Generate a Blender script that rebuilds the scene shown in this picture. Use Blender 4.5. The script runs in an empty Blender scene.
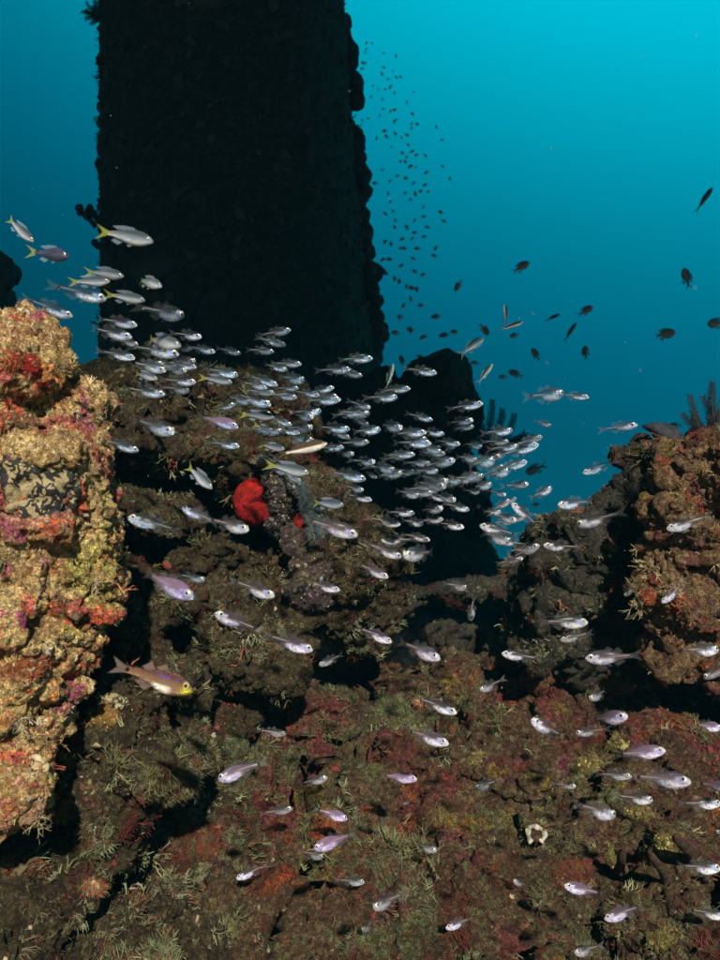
import bpy, math, random
import numpy as np
from mathutils import Vector, Matrix
random.seed(7); rng = np.random.default_rng(7)
R = math.radians
scene = bpy.context.scene
col = scene.collection

# ------------------------------------------------------------------ camera
F = 772.0                       # focal length in photograph pixels (720 wide)
PITCH = R(12)
cam_d = bpy.data.cameras.new('camera'); cam = bpy.data.objects.new('camera', cam_d); col.objects.link(cam)
cam_d.sensor_fit = 'HORIZONTAL'; cam_d.sensor_width = 36; cam_d.lens = 36 * F / 720
cam_d.dof.use_dof = True; cam_d.dof.focus_distance = 1.9; cam_d.dof.aperture_fstop = 7.0; cam_d.clip_start = 0.05; cam_d.clip_end = 500
cam.location = (0, 0, 0); cam.rotation_euler = (R(90) + PITCH, 0, 0)
scene.camera = cam
FWD = Vector((0, math.cos(PITCH), math.sin(PITCH))); UP = Vector((0, -math.sin(PITCH), math.cos(PITCH))); RT = Vector((1, 0, 0))
def ray(px, py): return RT * ((px - 360) / F) + UP * ((480 - py) / F) + FWD
def P(px, py, d): return ray(px, py) * d

# ------------------------------------------------------------------ world: daylight coming down through the water
world = bpy.data.worlds.new('World'); scene.world = world; world.use_nodes = True
nt = world.node_tree; nt.nodes.clear()
def wn(t, **k):
    n = nt.nodes.new(t)
    for a, b in k.items(): setattr(n, a, b)
    return n
tc = wn('ShaderNodeTexCoord'); sep = wn('ShaderNodeSeparateXYZ'); nt.links.new(tc.outputs['Generated'], sep.inputs[0])
def wmath(op, a, b=None):
    n = wn('ShaderNodeMath', operation=op)
    for i, v in enumerate((a, b)):
        if v is None: continue
        if isinstance(v, (int, float)): n.inputs[i].default_value = v
        else: nt.links.new(v, n.inputs[i])
    return n.outputs[0]
g = wmath('ADD', sep.outputs['Z'], wmath('MULTIPLY', sep.outputs['X'], 0.31))
g = wmath('MAXIMUM', wmath('MINIMUM', g, 0.95), -0.15)
ramp = wn('ShaderNodeValToRGB'); ramp.color_ramp.interpolation = 'B_SPLINE'
nt.links.new(wmath('MULTIPLY', wmath('ADD', g, 0.2), 1 / 1.2), ramp.inputs[0])
WG = [(-0.2, .012), (0.1, .018), (0.3, .045), (0.45, .1), (0.6, .22), (0.75, .46), (0.95, .72)]
el = ramp.color_ramp.elements
while len(el) < len(WG): el.new(0.5)
for e, (gg, v) in zip(el, WG):
    e.position = (gg + 0.2) / 1.2
    e.color = (0.0, v * .93, v * (1.24 if v > .4 else 1.36 if v > .2 else 1.6), 1)
bg = wn('ShaderNodeBackground'); bg.inputs[1].default_value = 0.95
nt.links.new(ramp.outputs[0], bg.inputs[0])
wo = wn('ShaderNodeOutputWorld'); nt.links.new(bg.outputs[0], wo.inputs[0])

# ------------------------------------------------------------------ sun, low from behind the diver in place of a flash, under the added deck
SUN_EL, SUN_AZ = R(22), R(-8)      # azimuth measured from straight behind the camera towards its left
sun_d = bpy.data.lights.new('sun', 'SUN'); sun = bpy.data.objects.new('sun', sun_d); col.objects.link(sun)
SDIR = Vector((-math.sin(SUN_AZ) * math.cos(SUN_EL), -math.cos(SUN_AZ) * math.cos(SUN_EL), math.sin(SUN_EL)))
sun.rotation_euler = SDIR.to_track_quat('Z', 'Y').to_euler()
sun_d.energy = 5.0; sun_d.angle = R(1.0); sun_d.color = (1.0, 0.93, 0.82)

scene.view_settings.view_transform = 'Standard'; scene.view_settings.look = 'None'
scene.view_settings.exposure = 0.4; scene.view_settings.gamma = 1
scene.view_settings.use_curve_mapping = False
scene.cycles.use_denoising = True
scene.cycles.max_bounces = 6; scene.cycles.transparent_max_bounces = 24; scene.cycles.volume_bounces = 1
scene.cycles.diffuse_bounces = 2; scene.cycles.glossy_bounces = 2
scene.cycles.sample_clamp_indirect = 4

# ------------------------------------------------------------------ helpers: materials
class NT:
    def __init__(s, name):
        s.m = bpy.data.materials.new(name); s.m.use_nodes = True; s.t = s.m.node_tree; s.t.nodes.clear()
        s.out = s.t.nodes.new('ShaderNodeOutputMaterial')
    def n(s, typ, ins=None, **k):
        nd = s.t.nodes.new(typ)
        for a, b in k.items(): setattr(nd, a, b)
        for a, b in (ins or {}).items():
            if hasattr(b, 'is_output') or hasattr(b, 'links'): s.t.links.new(b, nd.inputs[a])
            else: nd.inputs[a].default_value = b
        return nd
    def math(s, op, a, b=0.0, c=None, clamp=False):
        ins = {0: a, 1: b}
        if c is not None: ins[2] = c
        return s.n('ShaderNodeMath', ins, operation=op, use_clamp=clamp).outputs[0]
    def noise(s, vec, sc, det=4, rough=0.6, dist=0.0):
        return s.n('ShaderNodeTexNoise', {'Vector': vec, 'Scale': sc, 'Detail': det, 'Roughness': rough, 'Distortion': dist}).outputs['Fac']
    def ramp(s, fac, stops, interp='LINEAR'):
        r = s.n('ShaderNodeValToRGB', {0: fac}); r.color_ramp.interpolation = interp
        e = r.color_ramp.elements
        while len(e) < len(stops): e.new(0.5)
        for q, (p, c) in zip(e, stops):
            q.position = p; q.color = (c, c, c, 1) if isinstance(c, (int, float)) else (*c, 1)
        return r.outputs[0]
    def mix(s, f, a, b, mode='MIX'):
        n = s.t.nodes.new('ShaderNodeMix'); n.data_type = 'RGBA'; n.blend_type = mode
        for i, v in ((0, f), (6, a), (7, b)):
            if hasattr(v, 'links'): s.t.links.new(v, n.inputs[i])
            elif isinstance(v, tuple): n.inputs[i].default_value = (*v, 1)
            else: n.inputs[i].default_value = v
        return n.outputs[2]
    def smooth(s, v, a, b):
        return s.n('ShaderNodeMapRange', {0: v, 1: a, 2: b}, interpolation_type='SMOOTHSTEP').outputs[0]
    def done(s, shader): s.t.links.new(shader, s.out.inputs[0]); return s.m

def reef_mat(name, ramp1, patches, gain=1.0, speck=0.5, tone=(1, 1, 1), fine=90):
    """ramp1: base growth colours; patches: (scale, threshold, colour, soft) sponge / coralline crust patches"""
    s = NT(name); v = s.n('ShaderNodeTexCoord').outputs['Object']
    wv = s.n('ShaderNodeVectorMath', {0: v, 1: s.n('ShaderNodeTexNoise', {'Vector': v, 'Scale': 14.0, 'Detail': 3.0}).outputs['Color']}, operation='MULTIPLY_ADD')
    wv.inputs[1].default_value = (1, 1, 1)
    warp = s.n('ShaderNodeVectorMath', {0: s.n('ShaderNodeTexNoise', {'Vector': v, 'Scale': 16.0, 'Detail': 4.0, 'Roughness': .65}).outputs['Color'], 1: (.05, .05, .05), 2: v}, operation='MULTIPLY_ADD').outputs[0]
    c = s.ramp(s.noise(warp, 9, 8, .72), ramp1)
    c2 = s.ramp(s.noise(warp, 31, 5, .7), ramp1[::1])
    c = s.mix(.45, c, c2)
    for i, (sc, th, colr, soft) in enumerate(patches):
        off = s.n('ShaderNodeVectorMath', {0: warp, 1: (3.7 * i + 1.3, 1.9 * i, -2.3 * i)}, operation='ADD').outputs[0]
        f = s.noise(off, sc, 6, .62)
        m = s.smooth(f, th, th + soft)
        dark = s.mix(s.noise(off, 55, 3), tuple(q * .45 for q in colr), tuple(min(1, q * 1.5) for q in colr))
        c = s.mix(m, c, dark)
    fn = s.noise(v, fine, 5, .75)
    c = s.mix(1.0, c, s.ramp(fn, [(.34, .22), (.5, .95), (.64, 2.1)]), 'MULTIPLY')
    fn2 = s.noise(v, fine * 3.3, 3, .7)
    c = s.mix(.8, c, s.ramp(fn2, [(.36, .35), (.5, 1.0), (.62, 2.0)]), 'MULTIPLY')
    vo = s.n('ShaderNodeTexVoronoi', {'Vector': warp, 'Scale': 75.0})
    sp = s.math('MULTIPLY', s.math('LESS_THAN', vo.outputs['Distance'], .2), s.math('GREATER_THAN', s.n('ShaderNodeSeparateColor', {0: vo.outputs['Color']}).outputs[0], 1 - .16 * speck))
    c = s.mix(sp, c, (.5, .45, .33))
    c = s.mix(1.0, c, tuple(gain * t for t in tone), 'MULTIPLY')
    h = s.math('ADD', s.noise(v, 130, 6, .75), s.math('MULTIPLY', s.noise(v, 380, 3, .7), .5))
    b = s.n('ShaderNodeBump', {'Strength': 1.0, 'Distance': .014, 'Height': h}).outputs[0]
    p = s.n('ShaderNodeBsdfPrincipled', {'Base Color': c, 'Roughness': .85, 'Normal': b, 'Specular IOR Level': .25})
    return s.done(p.outputs[0])

OLIVE = (.13, .115, .045); BROWN = (.07, .042, .022); CREAM = (.42, .34, .2); MAROON = (.16, .03, .035)
RED = (.5, .045, .02); ORANGE = (.42, .11, .025); YEL = (.36, .27, .05); PINK = (.4, .14, .12); DKB = (.03, .022, .014)
M = {}
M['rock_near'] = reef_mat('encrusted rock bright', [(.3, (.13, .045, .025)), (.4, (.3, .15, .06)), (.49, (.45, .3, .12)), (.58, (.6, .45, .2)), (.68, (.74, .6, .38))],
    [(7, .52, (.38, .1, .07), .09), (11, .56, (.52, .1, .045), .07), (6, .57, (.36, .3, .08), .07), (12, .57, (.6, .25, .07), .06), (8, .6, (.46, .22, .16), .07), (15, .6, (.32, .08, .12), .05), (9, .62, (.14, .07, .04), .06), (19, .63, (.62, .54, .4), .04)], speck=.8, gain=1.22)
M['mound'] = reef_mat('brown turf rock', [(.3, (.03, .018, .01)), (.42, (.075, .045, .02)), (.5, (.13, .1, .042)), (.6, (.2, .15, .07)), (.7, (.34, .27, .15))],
    [(7, .63, (.2, .03, .03), .06), (9, .66, (.3, .07, .02), .05), (5, .64, (.14, .04, .06), .06), (11, .68, (.26, .19, .04), .04)], gain=.4)  # low gain darkens the mound in place of light fading with distance
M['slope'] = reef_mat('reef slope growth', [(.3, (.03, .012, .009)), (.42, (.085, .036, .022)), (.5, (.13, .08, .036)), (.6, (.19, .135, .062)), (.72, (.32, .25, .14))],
    [(3.2, .53, (.2, .05, .04), .12), (4.1, .57, (.33, .08, .02), .09), (5.5, .59, (.27, .2, .035), .06), (6.5, .59, (.22, .05, .075), .08), (12, .64, (.36, .07, .025), .04), (3.7, .52, (.15, .17, .07), .1)], gain=.66)  # gain carries the fall-off of light over the slope
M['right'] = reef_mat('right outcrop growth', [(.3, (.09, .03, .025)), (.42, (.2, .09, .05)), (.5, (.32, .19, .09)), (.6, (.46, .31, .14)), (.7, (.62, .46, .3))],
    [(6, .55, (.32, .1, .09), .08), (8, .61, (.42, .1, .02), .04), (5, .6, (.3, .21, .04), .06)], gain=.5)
M['back'] = reef_mat('reef growth darkened for shade', [(.3, (.02, .02, .018)), (.45, (.06, .055, .04)), (.6, (.12, .11, .07)), (.7, (.2, .17, .12))],
    [(6, .62, (.2, .04, .03), .05), (8, .64, (.3, .08, .03), .04)], gain=.5)  # darker growth colours put the shade of the gap into the material
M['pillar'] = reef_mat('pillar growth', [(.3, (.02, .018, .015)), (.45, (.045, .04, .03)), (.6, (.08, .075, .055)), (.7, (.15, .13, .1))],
    [(3, .62, (.09, .03, .03), .06)], gain=.34, speck=.3, fine=18)  # growth colour darkened to deepen the shade on the pillar

def simple_mat(name, colr, rough=.7, bump=0.3, sc=60, var=.5, spec=.3, bd=.004, grime=0.0):
    s = NT(name); v = s.n('ShaderNodeTexCoord').outputs['Object']
    f = s.noise(v, sc, 5, .7)
    c = s.mix(s.ramp(f, [(.3, 0.0), (.7, 1.0)]), tuple(q * (1 - var) for q in colr), tuple(min(1, q * (1 + var)) for q in colr))
    c = s.mix(1.0, c, s.ramp(s.noise(v, sc * .3, 4, .65), [(.32, .45), (.5, 1.0), (.68, 1.5)]), 'MULTIPLY')
    if grime: c = s.mix(s.math('MULTIPLY', s.smooth(s.noise(v, sc * .5, 5, .7), .5, .58), grime), c, (.1, .085, .04))
    b = s.n('ShaderNodeBump', {'Strength': bump, 'Distance': bd, 'Height': s.noise(v, sc * 2.5, 5, .7)}).outputs[0]
    p = s.n('ShaderNodeBsdfPrincipled', {'Base Color': c, 'Roughness': rough, 'Normal': b, 'Specular IOR Level': spec})
    return s.done(p.outputs[0])
M['red_sponge'] = simple_mat('red sponge', (.33, .008, .005), .85, 1.0, 90, .75, bd=.008)
M['orange_sponge'] = simple_mat('orange sponge', (.36, .1, .045), .85, 1.0, 150, .85, bd=.01, grime=.75)
M['rust_sponge'] = simple_mat('rust sponge', (.13, .03, .013), .9, 1.0, 120, .85, bd=.01, grime=.75)
M['yellow_sponge'] = simple_mat('yellow sponge', (.2, .15, .035), .9, 1.0, 110, .85, bd=.01, grime=.75)
M['ochre_sponge'] = simple_mat('ochre sponge', (.3, .16, .035), .85, 1.0, 110, .75, bd=.01, grime=.75)
M['grey_sponge'] = simple_mat('grey violet sponge', (.06, .035, .04), .85, 1.0, 90, .9, bd=.012, grime=.75)
M['blue_sponge'] = simple_mat('blue grey sponge', (.04, .075, .085), .85, 1.0, 90, .9, bd=.012, grime=.75)
M['brown_finger'] = simple_mat('brown finger sponge', (.07, .03, .022), .85, 1.0, 120, .7, bd=.008, grime=.75)
M['black_sponge'] = simple_mat('dark sponge', (.02, .022, .025), .7, .6, 40, .5)
M['white'] = simple_mat('pale shell', (.36, .33, .25), .6, 1.0, 60, .6)
M['feather'] = simple_mat('dark feather star', (.012, .014, .014), .7, .2, 40, .5)
M['tuft_cream'] = simple_mat('cream hydroid', (.5, .4, .22), .8, .2, 60, .45)
M['tuft_olive'] = simple_mat('olive hydroid', (.2, .19, .085), .8, .2, 60, .5)
M['particle'] = simple_mat('plankton', (.3, .32, .28), .9, .1, 40, .3)
M['timber'] = simple_mat('deck timber', (.1, .08, .05), .85, .6, 8, .5)
M['sand'] = simple_mat('sand', (.22, .2, .15), .9, .6, 4, .4)

def turf_mat():
    s = NT('turf growth')
    a = s.n('ShaderNodeAttribute', attribute_name='tint', attribute_type='INSTANCER').outputs['Color']
    p = s.n('ShaderNodeBsdfPrincipled', {'Base Color': a, 'Roughness': .85, 'Specular IOR Level': .2})
    return s.done(p.outputs[0])
M['turf'] = turf_mat()

def pattern_mat():
    s = NT('reticulated tunicate'); v = s.n('ShaderNodeTexCoord').outputs['Object']
    w = s.n('ShaderNodeVectorMath', {0: s.n('ShaderNodeTexNoise', {'Vector': v, 'Scale': 40.0, 'Detail': 2.0}).outputs['Color'], 1: (.045, .045, .045), 2: v}, operation='MULTIPLY_ADD').outputs[0]
    n = s.n('ShaderNodeTexVoronoi', {'Vector': w, 'Scale': 60.0}, feature='DISTANCE_TO_EDGE').outputs['Distance']
    f = s.smooth(s.math('SUBTRACT', n, s.math('MULTIPLY', s.smooth(s.noise(v, 45, 2), .34, .6), .24)), .0, .03)
    edge = s.smooth(s.noise(v, 20, 2), .36, .43)
    blk = s.math('MULTIPLY', s.math('SUBTRACT', 1.0, f), edge)
    c = s.mix(s.noise(v, 200, 4), (.14, .1, .045), (.5, .4, .2))
    c = s.mix(blk, c, (.008, .007, .006))
    b = s.n('ShaderNodeBump', {'Strength': .7, 'Distance': .004, 'Height': s.math('ADD', f, s.noise(v, 160, 4))}).outputs[0]
    return s.done(s.n('ShaderNodeBsdfPrincipled', {'Base Color': c, 'Roughness': .7, 'Normal': b}).outputs[0])
M['pattern'] = pattern_mat()

# ------------------------------------------------------------------ helpers: noise in numpy
def _h(ix, iy, iz, seed):
    n = (ix.astype(np.int64) * 374761393 + iy.astype(np.int64) * 668265263 + iz.astype(np.int64) * 2147483647 + seed * 144665) & 0xffffffff
    n = ((n ^ (n >> 13)) * 1274126177) & 0xffffffff
    n = ((n ^ (n >> 15)) * 2246822519) & 0xffffffff
    return ((n ^ (n >> 16)) & 0xffffff).astype(np.float32) / 16777215.0
def vnoise(Pn, seed=0):
    i = np.floor(Pn).astype(np.int64); f = (Pn - i).astype(np.float32); f = f * f * f * (f * (f * 6 - 15) + 10)
    r = 0
    for a in (0, 1):
        for b in (0, 1):
            for c in (0, 1):
                w = (f[:, 0] if a else 1 - f[:, 0]) * (f[:, 1] if b else 1 - f[:, 1]) * (f[:, 2] if c else 1 - f[:, 2])
                r = r + w * _h(i[:, 0] + a, i[:, 1] + b, i[:, 2] + c, seed)
    return r * 2 - 1
def fbm(Pn, sc, octv=4, gain=.5, seed=0, billow=False):
    r = 0; a = 1; t = 0
    for k in range(octv):
        v = vnoise(Pn * (sc * 2.03 ** k) + 17.3 * k, seed + k)
        if billow: v = 1 - 2 * np.abs(v)
        r = r + a * v; t += a; a *= gain
    return r / t
def worley(Pn, sc, seed=0):
    q = Pn * sc; i = np.floor(q).astype(np.int64); best = np.full(len(q), 9.0, np.float32)
    for a in (-1, 0, 1):
        for b in (-1, 0, 1):
            for c in (-1, 0, 1):
                j = i + np.array([a, b, c])
                d = 0
                for k in range(3):
                    d = d + (j[:, k] + _h(j[:, 0], j[:, 1], j[:, 2], seed + 11 * k + 3) - q[:, k]) ** 2
                best = np.minimum(best, d)
    return np.sqrt(best)

# ------------------------------------------------------------------ helpers: objects
def tag(o, label=None, cat=None, group=None, kind=None):
    if label: o['label'] = label
    if cat: o['category'] = cat
    if group: o['group'] = group
    if kind: o['kind'] = kind
    return o
def link(name, mesh, parent=None, loc=None):
    o = bpy.data.objects.new(name, mesh); col.objects.link(o)
    if parent: o.parent = parent
    if loc is not None: o.location = loc
    return o
def mesh_np(name, V, Fc, mat=None, smooth=True):
    """V (n,3), Fc (m,k) numpy"""
    V = np.asarray(V, np.float32); Fc = np.asarray(Fc, np.int32); me = bpy.data.meshes.new(name)
    k = Fc.shape[1]
    me.vertices.add(len(V)); me.vertices.foreach_set('co', V.ravel())
    me.loops.add(Fc.size); me.loops.foreach_set('vertex_index', Fc.ravel())
    me.polygons.add(len(Fc)); me.polygons.foreach_set('loop_start', np.arange(0, Fc.size, k, dtype=np.int32))
    me.polygons.foreach_set('loop_total', np.full(len(Fc), k, np.int32))
    me.polygons.foreach_set('use_smooth', np.full(len(Fc), smooth, bool))
    me.update(calc_edges=True); me.validate()
    if mat: me.materials.append(mat)
    return me
def normals_of(me):
    n = np.zeros(len(me.vertices) * 3, np.float32); me.vertices.foreach_get('normal', n); return n.reshape(-1, 3)
def coords_of(me):
    n = np.zeros(len(me.vertices) * 3, np.float32); me.vertices.foreach_get('co', n); return n.reshape(-1, 3)
def ico(sub=3):
    import bmesh
    bm = bmesh.new(); bmesh.ops.create_icosphere(bm, subdivisions=sub, radius=1)
    V = np.array([v.co[:] for v in bm.verts], np.float32); Fc = np.array([[v.index for v in f.verts] for f in bm.faces], np.int32)
    bm.free(); return V, Fc
ICO3 = ico(4); ICO2 = ico(3)
def ellipsoids(blobs):
    """blobs: (centre Vector, (rx,ry,rz)) -> joined V, F"""
    Vs, Fs, o = [], [], 0
    for c, r in blobs:
        I = ICO3 if max(r) > .13 else ICO2
        Vs.append(I[0] * np.array(r, np.float32) + np.array(c[:], np.float32)); Fs.append(I[1] + o); o += len(I[0])
    return np.vstack(Vs), np.vstack(Fs)
def remeshed(V, Fc, voxel):
    me = mesh_np('tmp', V, Fc); o = link('tmp', me); m = o.modifiers.new('r', 'REMESH'); m.mode = 'VOXEL'; m.voxel_size = voxel; m.use_smooth_shade = True
    dg = bpy.context.evaluated_depsgraph_get(); ev = o.evaluated_get(dg); res = bpy.data.meshes.new_from_object(ev)
    bpy.data.objects.remove(o); bpy.data.meshes.remove(me); return res
def displace(me, steps):
    """each step: f(co, no) -> scalar displacement along the normal"""
    for st in steps:
        co = coords_of(me); no = normals_of(me); d = st(co, no)
        co = co + no * np.asarray(d)[:, None]
        me.vertices.foreach_set('co', co.astype(np.float32).ravel()); me.update()
def reef_steps(big=.05, mid=.03, small=.012, fine=.004, sc=1.0, seed=0, pit=.05):
    def s1(c, n): return big * fbm(c, 4.5 / sc, 3, .5, seed)
    def s2(c, n):
        w = c + .03 * sc * np.stack([vnoise(c * 14 / sc, seed + 5), vnoise(c * 14 / sc + 9, seed + 6), vnoise(c * 14 / sc + 31, seed + 7)], 1)
        f = worley(w, 11 / sc, seed + 1)
        return mid * (.75 - f * 1.25) - pit * np.clip(fbm(c, 8 / sc, 3, .5, seed + 40) - .16, 0, .5) / .34
    def s3(c, n):
        w = c + .01 * sc * np.stack([vnoise(c * 50 / sc, seed + 8), vnoise(c * 50 / sc + 9, seed + 9), vnoise(c * 50 / sc + 31, seed + 10)], 1)
        return small * (.7 - 1.1 * worley(w, 34 / sc, seed + 2)) + small * .7 * fbm(c, 40 / sc, 3, .6, seed + 12, True)
    def s4(c, n): return fine * (fbm(c, 120 / sc, 2, .6, seed + 20) + .8 * (.6 - worley(c, 100 / sc, seed + 23)))
    return [s1, s2, s3, s4]
def warped(me, amps, seed):
    for k, (a, sc) in enumerate(amps):
        co = coords_of(me); w = np.stack([vnoise(co * sc + 13.1 * q, seed + 100 + q + 7 * k) for q in range(3)], 1)
        me.vertices.foreach_set('co', (co + a * w).astype(np.float32).ravel()); me.update()
def crags(V, n, r0, r1, seed, flat=.7):
    rn = np.random.default_rng(seed); out = []; pk = rn.integers(0, len(V), n)
    for q in pk:
        r = r0 + (r1 - r0) * rn.random() ** 2.2
        out.append((Vector(V[q].tolist()), (r * rn.uniform(.7, 1.4), r * rn.uniform(.7, 1.2), r * rn.uniform(.45, 1.0) * flat * 1.3)))
    return out
REEF = []      # surfaces that can carry growth
def rock(name, blobs, voxel, mat, steps, crag=None, warp=1.0, **t):
    V, Fc = ellipsoids(blobs)
    if crag: V, Fc = ellipsoids(list(blobs) + crags(V[V[:, 1] < V[:, 1].mean() + .1], *crag))
    me = remeshed(V, Fc, voxel); displace(me, steps[:1]); warped(me, [(.03 * warp, 6), (.014 * warp, 17), (.006 * warp, 45)], 5)
    displace(me, steps[1:]); me.name = name
    me.materials.clear(); me.materials.append(mat)
    o = link(name, me); tag(o, **t); REEF.append(o); return o
def PB(px, py, d, rx, ry, rz):
    """ellipsoid centred on a sight line: rx, ry in photograph pixels at that distance, rz in metres"""
    return (P(px, py, d), (rx * d / F, rz, ry * d / F))
def tube(pts, radii, sides=6):
    pts = [Vector(p) for p in pts]; V, Fc = [], []
    for i, p in enumerate(pts):
        t = (pts[min(i + 1, len(pts) - 1)] - pts[max(i - 1, 0)]).normalized()
        a = t.orthogonal().normalized(); b = t.cross(a)
        for k in range(sides):
            q = 2 * math.pi * k / sides; V.append((p + (a * math.cos(q) + b * math.sin(q)) * radii[i])[:])
    for i in range(len(pts) - 1):
        for k in range(sides):
            a = i * sides + k; b = i * sides + (k + 1) % sides
            Fc.append((a, b, b + sides, a + sides))
    return np.array(V, np.float32), np.array(Fc, np.int32)
def join(parts):
    Vs, Fs, o = [], [], 0
    for V, Fc in parts: Vs.append(V); Fs.append(Fc + o); o += len(V)
    return np.vstack(Vs), np.vstack(Fs)

# ------------------------------------------------------------------ seabed, pillar, added shade deck
def seabed():
    n = 220; u = np.linspace(-1, 1, n); a = np.sign(u) * np.abs(u) ** 2.2 * 110
    X, Y = np.meshgrid(a, a); c = np.stack([X.ravel(), Y.ravel(), np.zeros(n * n)], 1)
    Z = -3.0 + .25 * fbm(c, .35, 3, .5, 90) + .03 * fbm(c, 3, 3, .5, 91)
    V = np.stack([X.ravel(), Y.ravel(), Z], 1); i = np.arange(n * n).reshape(n, n)
    Fc = np.stack([i[:-1, :-1].ravel(), i[:-1, 1:].ravel(), i[1:, 1:].ravel(), i[1:, :-1].ravel()], 1)
    tag(link('seabed', mesh_np('seabed', V, Fc, M['sand'])), 'sandy sea floor far below behind the reef', kind='structure')
seabed()

PD = 6.0
def pillar():
    top, bot = 12.0, -3.1
    # axis through the photograph's edge midpoints
    def at_y(px, py): q = ray(px, py); return q * (PD / q.y)
    a0 = at_y(224, 0); a1 = at_y(241, 380)
    ax = (a0 - a1); ax = ax / ax.z
    nz, na = 620, 300
    z = np.linspace(bot, top, nz); th = np.linspace(0, 2 * np.pi, na, endpoint=False)
    r = 1.08 + .05 * np.clip((2.6 - z) / 2.6, 0, 1)
    Z, T = np.meshgrid(z, th, indexing='ij'); Rr = np.repeat(r[:, None], na, 1)
    cx = a1.x + ax.x * (Z - a1.z); cy = PD + 0 * Z
    c0 = np.stack([(cx + Rr * np.cos(T)).ravel(), (cy + Rr * np.sin(T)).ravel(), Z.ravel()], 1).astype(np.float32)
    rad = np.stack([np.cos(T).ravel(), np.sin(T).ravel(), 0 * T.ravel()], 1)
    low = np.clip((3.4 - c0[:, 2]) / 3.5, .12, 1.0)
    side = .45 + .55 * np.clip(rad[:, 0] * 1.3 + .2, 0, 1)
    d = .16 * low * side * np.clip(fbm(c0, 2.2, 3, .5, 60) + .1, -.3, 1) + 0.13 * low * side * (.75 - worley(c0, 3.3, 61)) + .03 * (low * .8 + .2) * (.7 - worley(c0, 11, 62)) + .015 * fbm(c0, 22, 3, .6, 63)
    V = c0 + rad * d[:, None]
    i = np.arange(nz * na).reshape(nz, na); j = np.roll(i, -1, 1)
    Fc = np.stack([i[:-1].ravel(), j[:-1].ravel(), j[1:].ravel(), i[1:].ravel()], 1)
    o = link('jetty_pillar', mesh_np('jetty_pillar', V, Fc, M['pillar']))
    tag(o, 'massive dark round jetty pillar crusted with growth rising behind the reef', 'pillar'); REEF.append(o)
    # knobs of growth on the pillar's flanks
    k = 0
    for (px, py, r) in [(355, 140, 11), (362, 206, 14), (366, 230, 10), (358, 90, 6), (369, 262, 8), (373, 300, 12), (377, 333, 13), (381, 352, 9), (101, 145, 6), (103, 68, 5), (104, 190, 6), (103, 228, 6), (352, 60, 5), (349, 30, 5), (101, 30, 6), (102, 120, 5), (107, 330, 7), (105, 258, 6), (106, 310, 5), (360, 165, 8), (379, 318, 12), (364, 185, 8), (106, 290, 6)]:
        d0 = at_y(px, py).dot(FWD); px -= (0 if px > 240 else -3); r *= 1.35 if px > 240 else 1.0
        rk = random.Random(k); sg = 1 if px > 240 else -1; b = [(P(px - sg * r * .4 + rk.uniform(-.3, .3) * r, py + rk.uniform(-1.6, 1.6) * r, d0 + rk.uniform(-.15, .1)), (r * rk.uniform(.35, .8) * d0 / F, .1, r * rk.uniform(.35, .9) * d0 / F)) for _ in range(7)]
        V, Fc = ellipsoids(b); me = remeshed(V, Fc, .02); displace(me, reef_steps(.05, .04, .015, .003, 1.6, 70 + k, .0)[:3]); me.materials.clear(); me.materials.append(M['pillar'])
        link('growth_knob', me, o); k += 1
    return o
pillar_o = pillar()
def deck():  # added out of view to keep sun off the pillar and background
    root = tag(bpy.data.objects.new('shade_deck', None), 'added unseen deck overhead that shades the pillar and background', kind='structure'); col.objects.link(root)
    y = -24.8; V0 = np.array([(x, yy, z) for x in (-.5, .5) for yy in (-.5, .5) for z in (-.5, .5)], np.float32)
    Fq = np.array([(0, 1, 3, 2), (4, 6, 7, 5), (0, 4, 5, 1), (2, 3, 7, 6), (0, 2, 6, 4), (1, 5, 7, 3)])
    me = mesh_np('plank', V0 * np.array((40, .398, .12)), Fq, M['timber'], False)
    while y < 9:
        link('plank', me, root, (0, y, 12.1)); y += .4
    bm_ = mesh_np('joist', V0 * np.array((.3, 33.6, .35)), Fq, M['timber'], False)
    for x in (-18, -10, -5, -1.2, 4, 9, 17): link('joist', bm_, root, (x, -7.9, 11.86))
deck()

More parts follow.
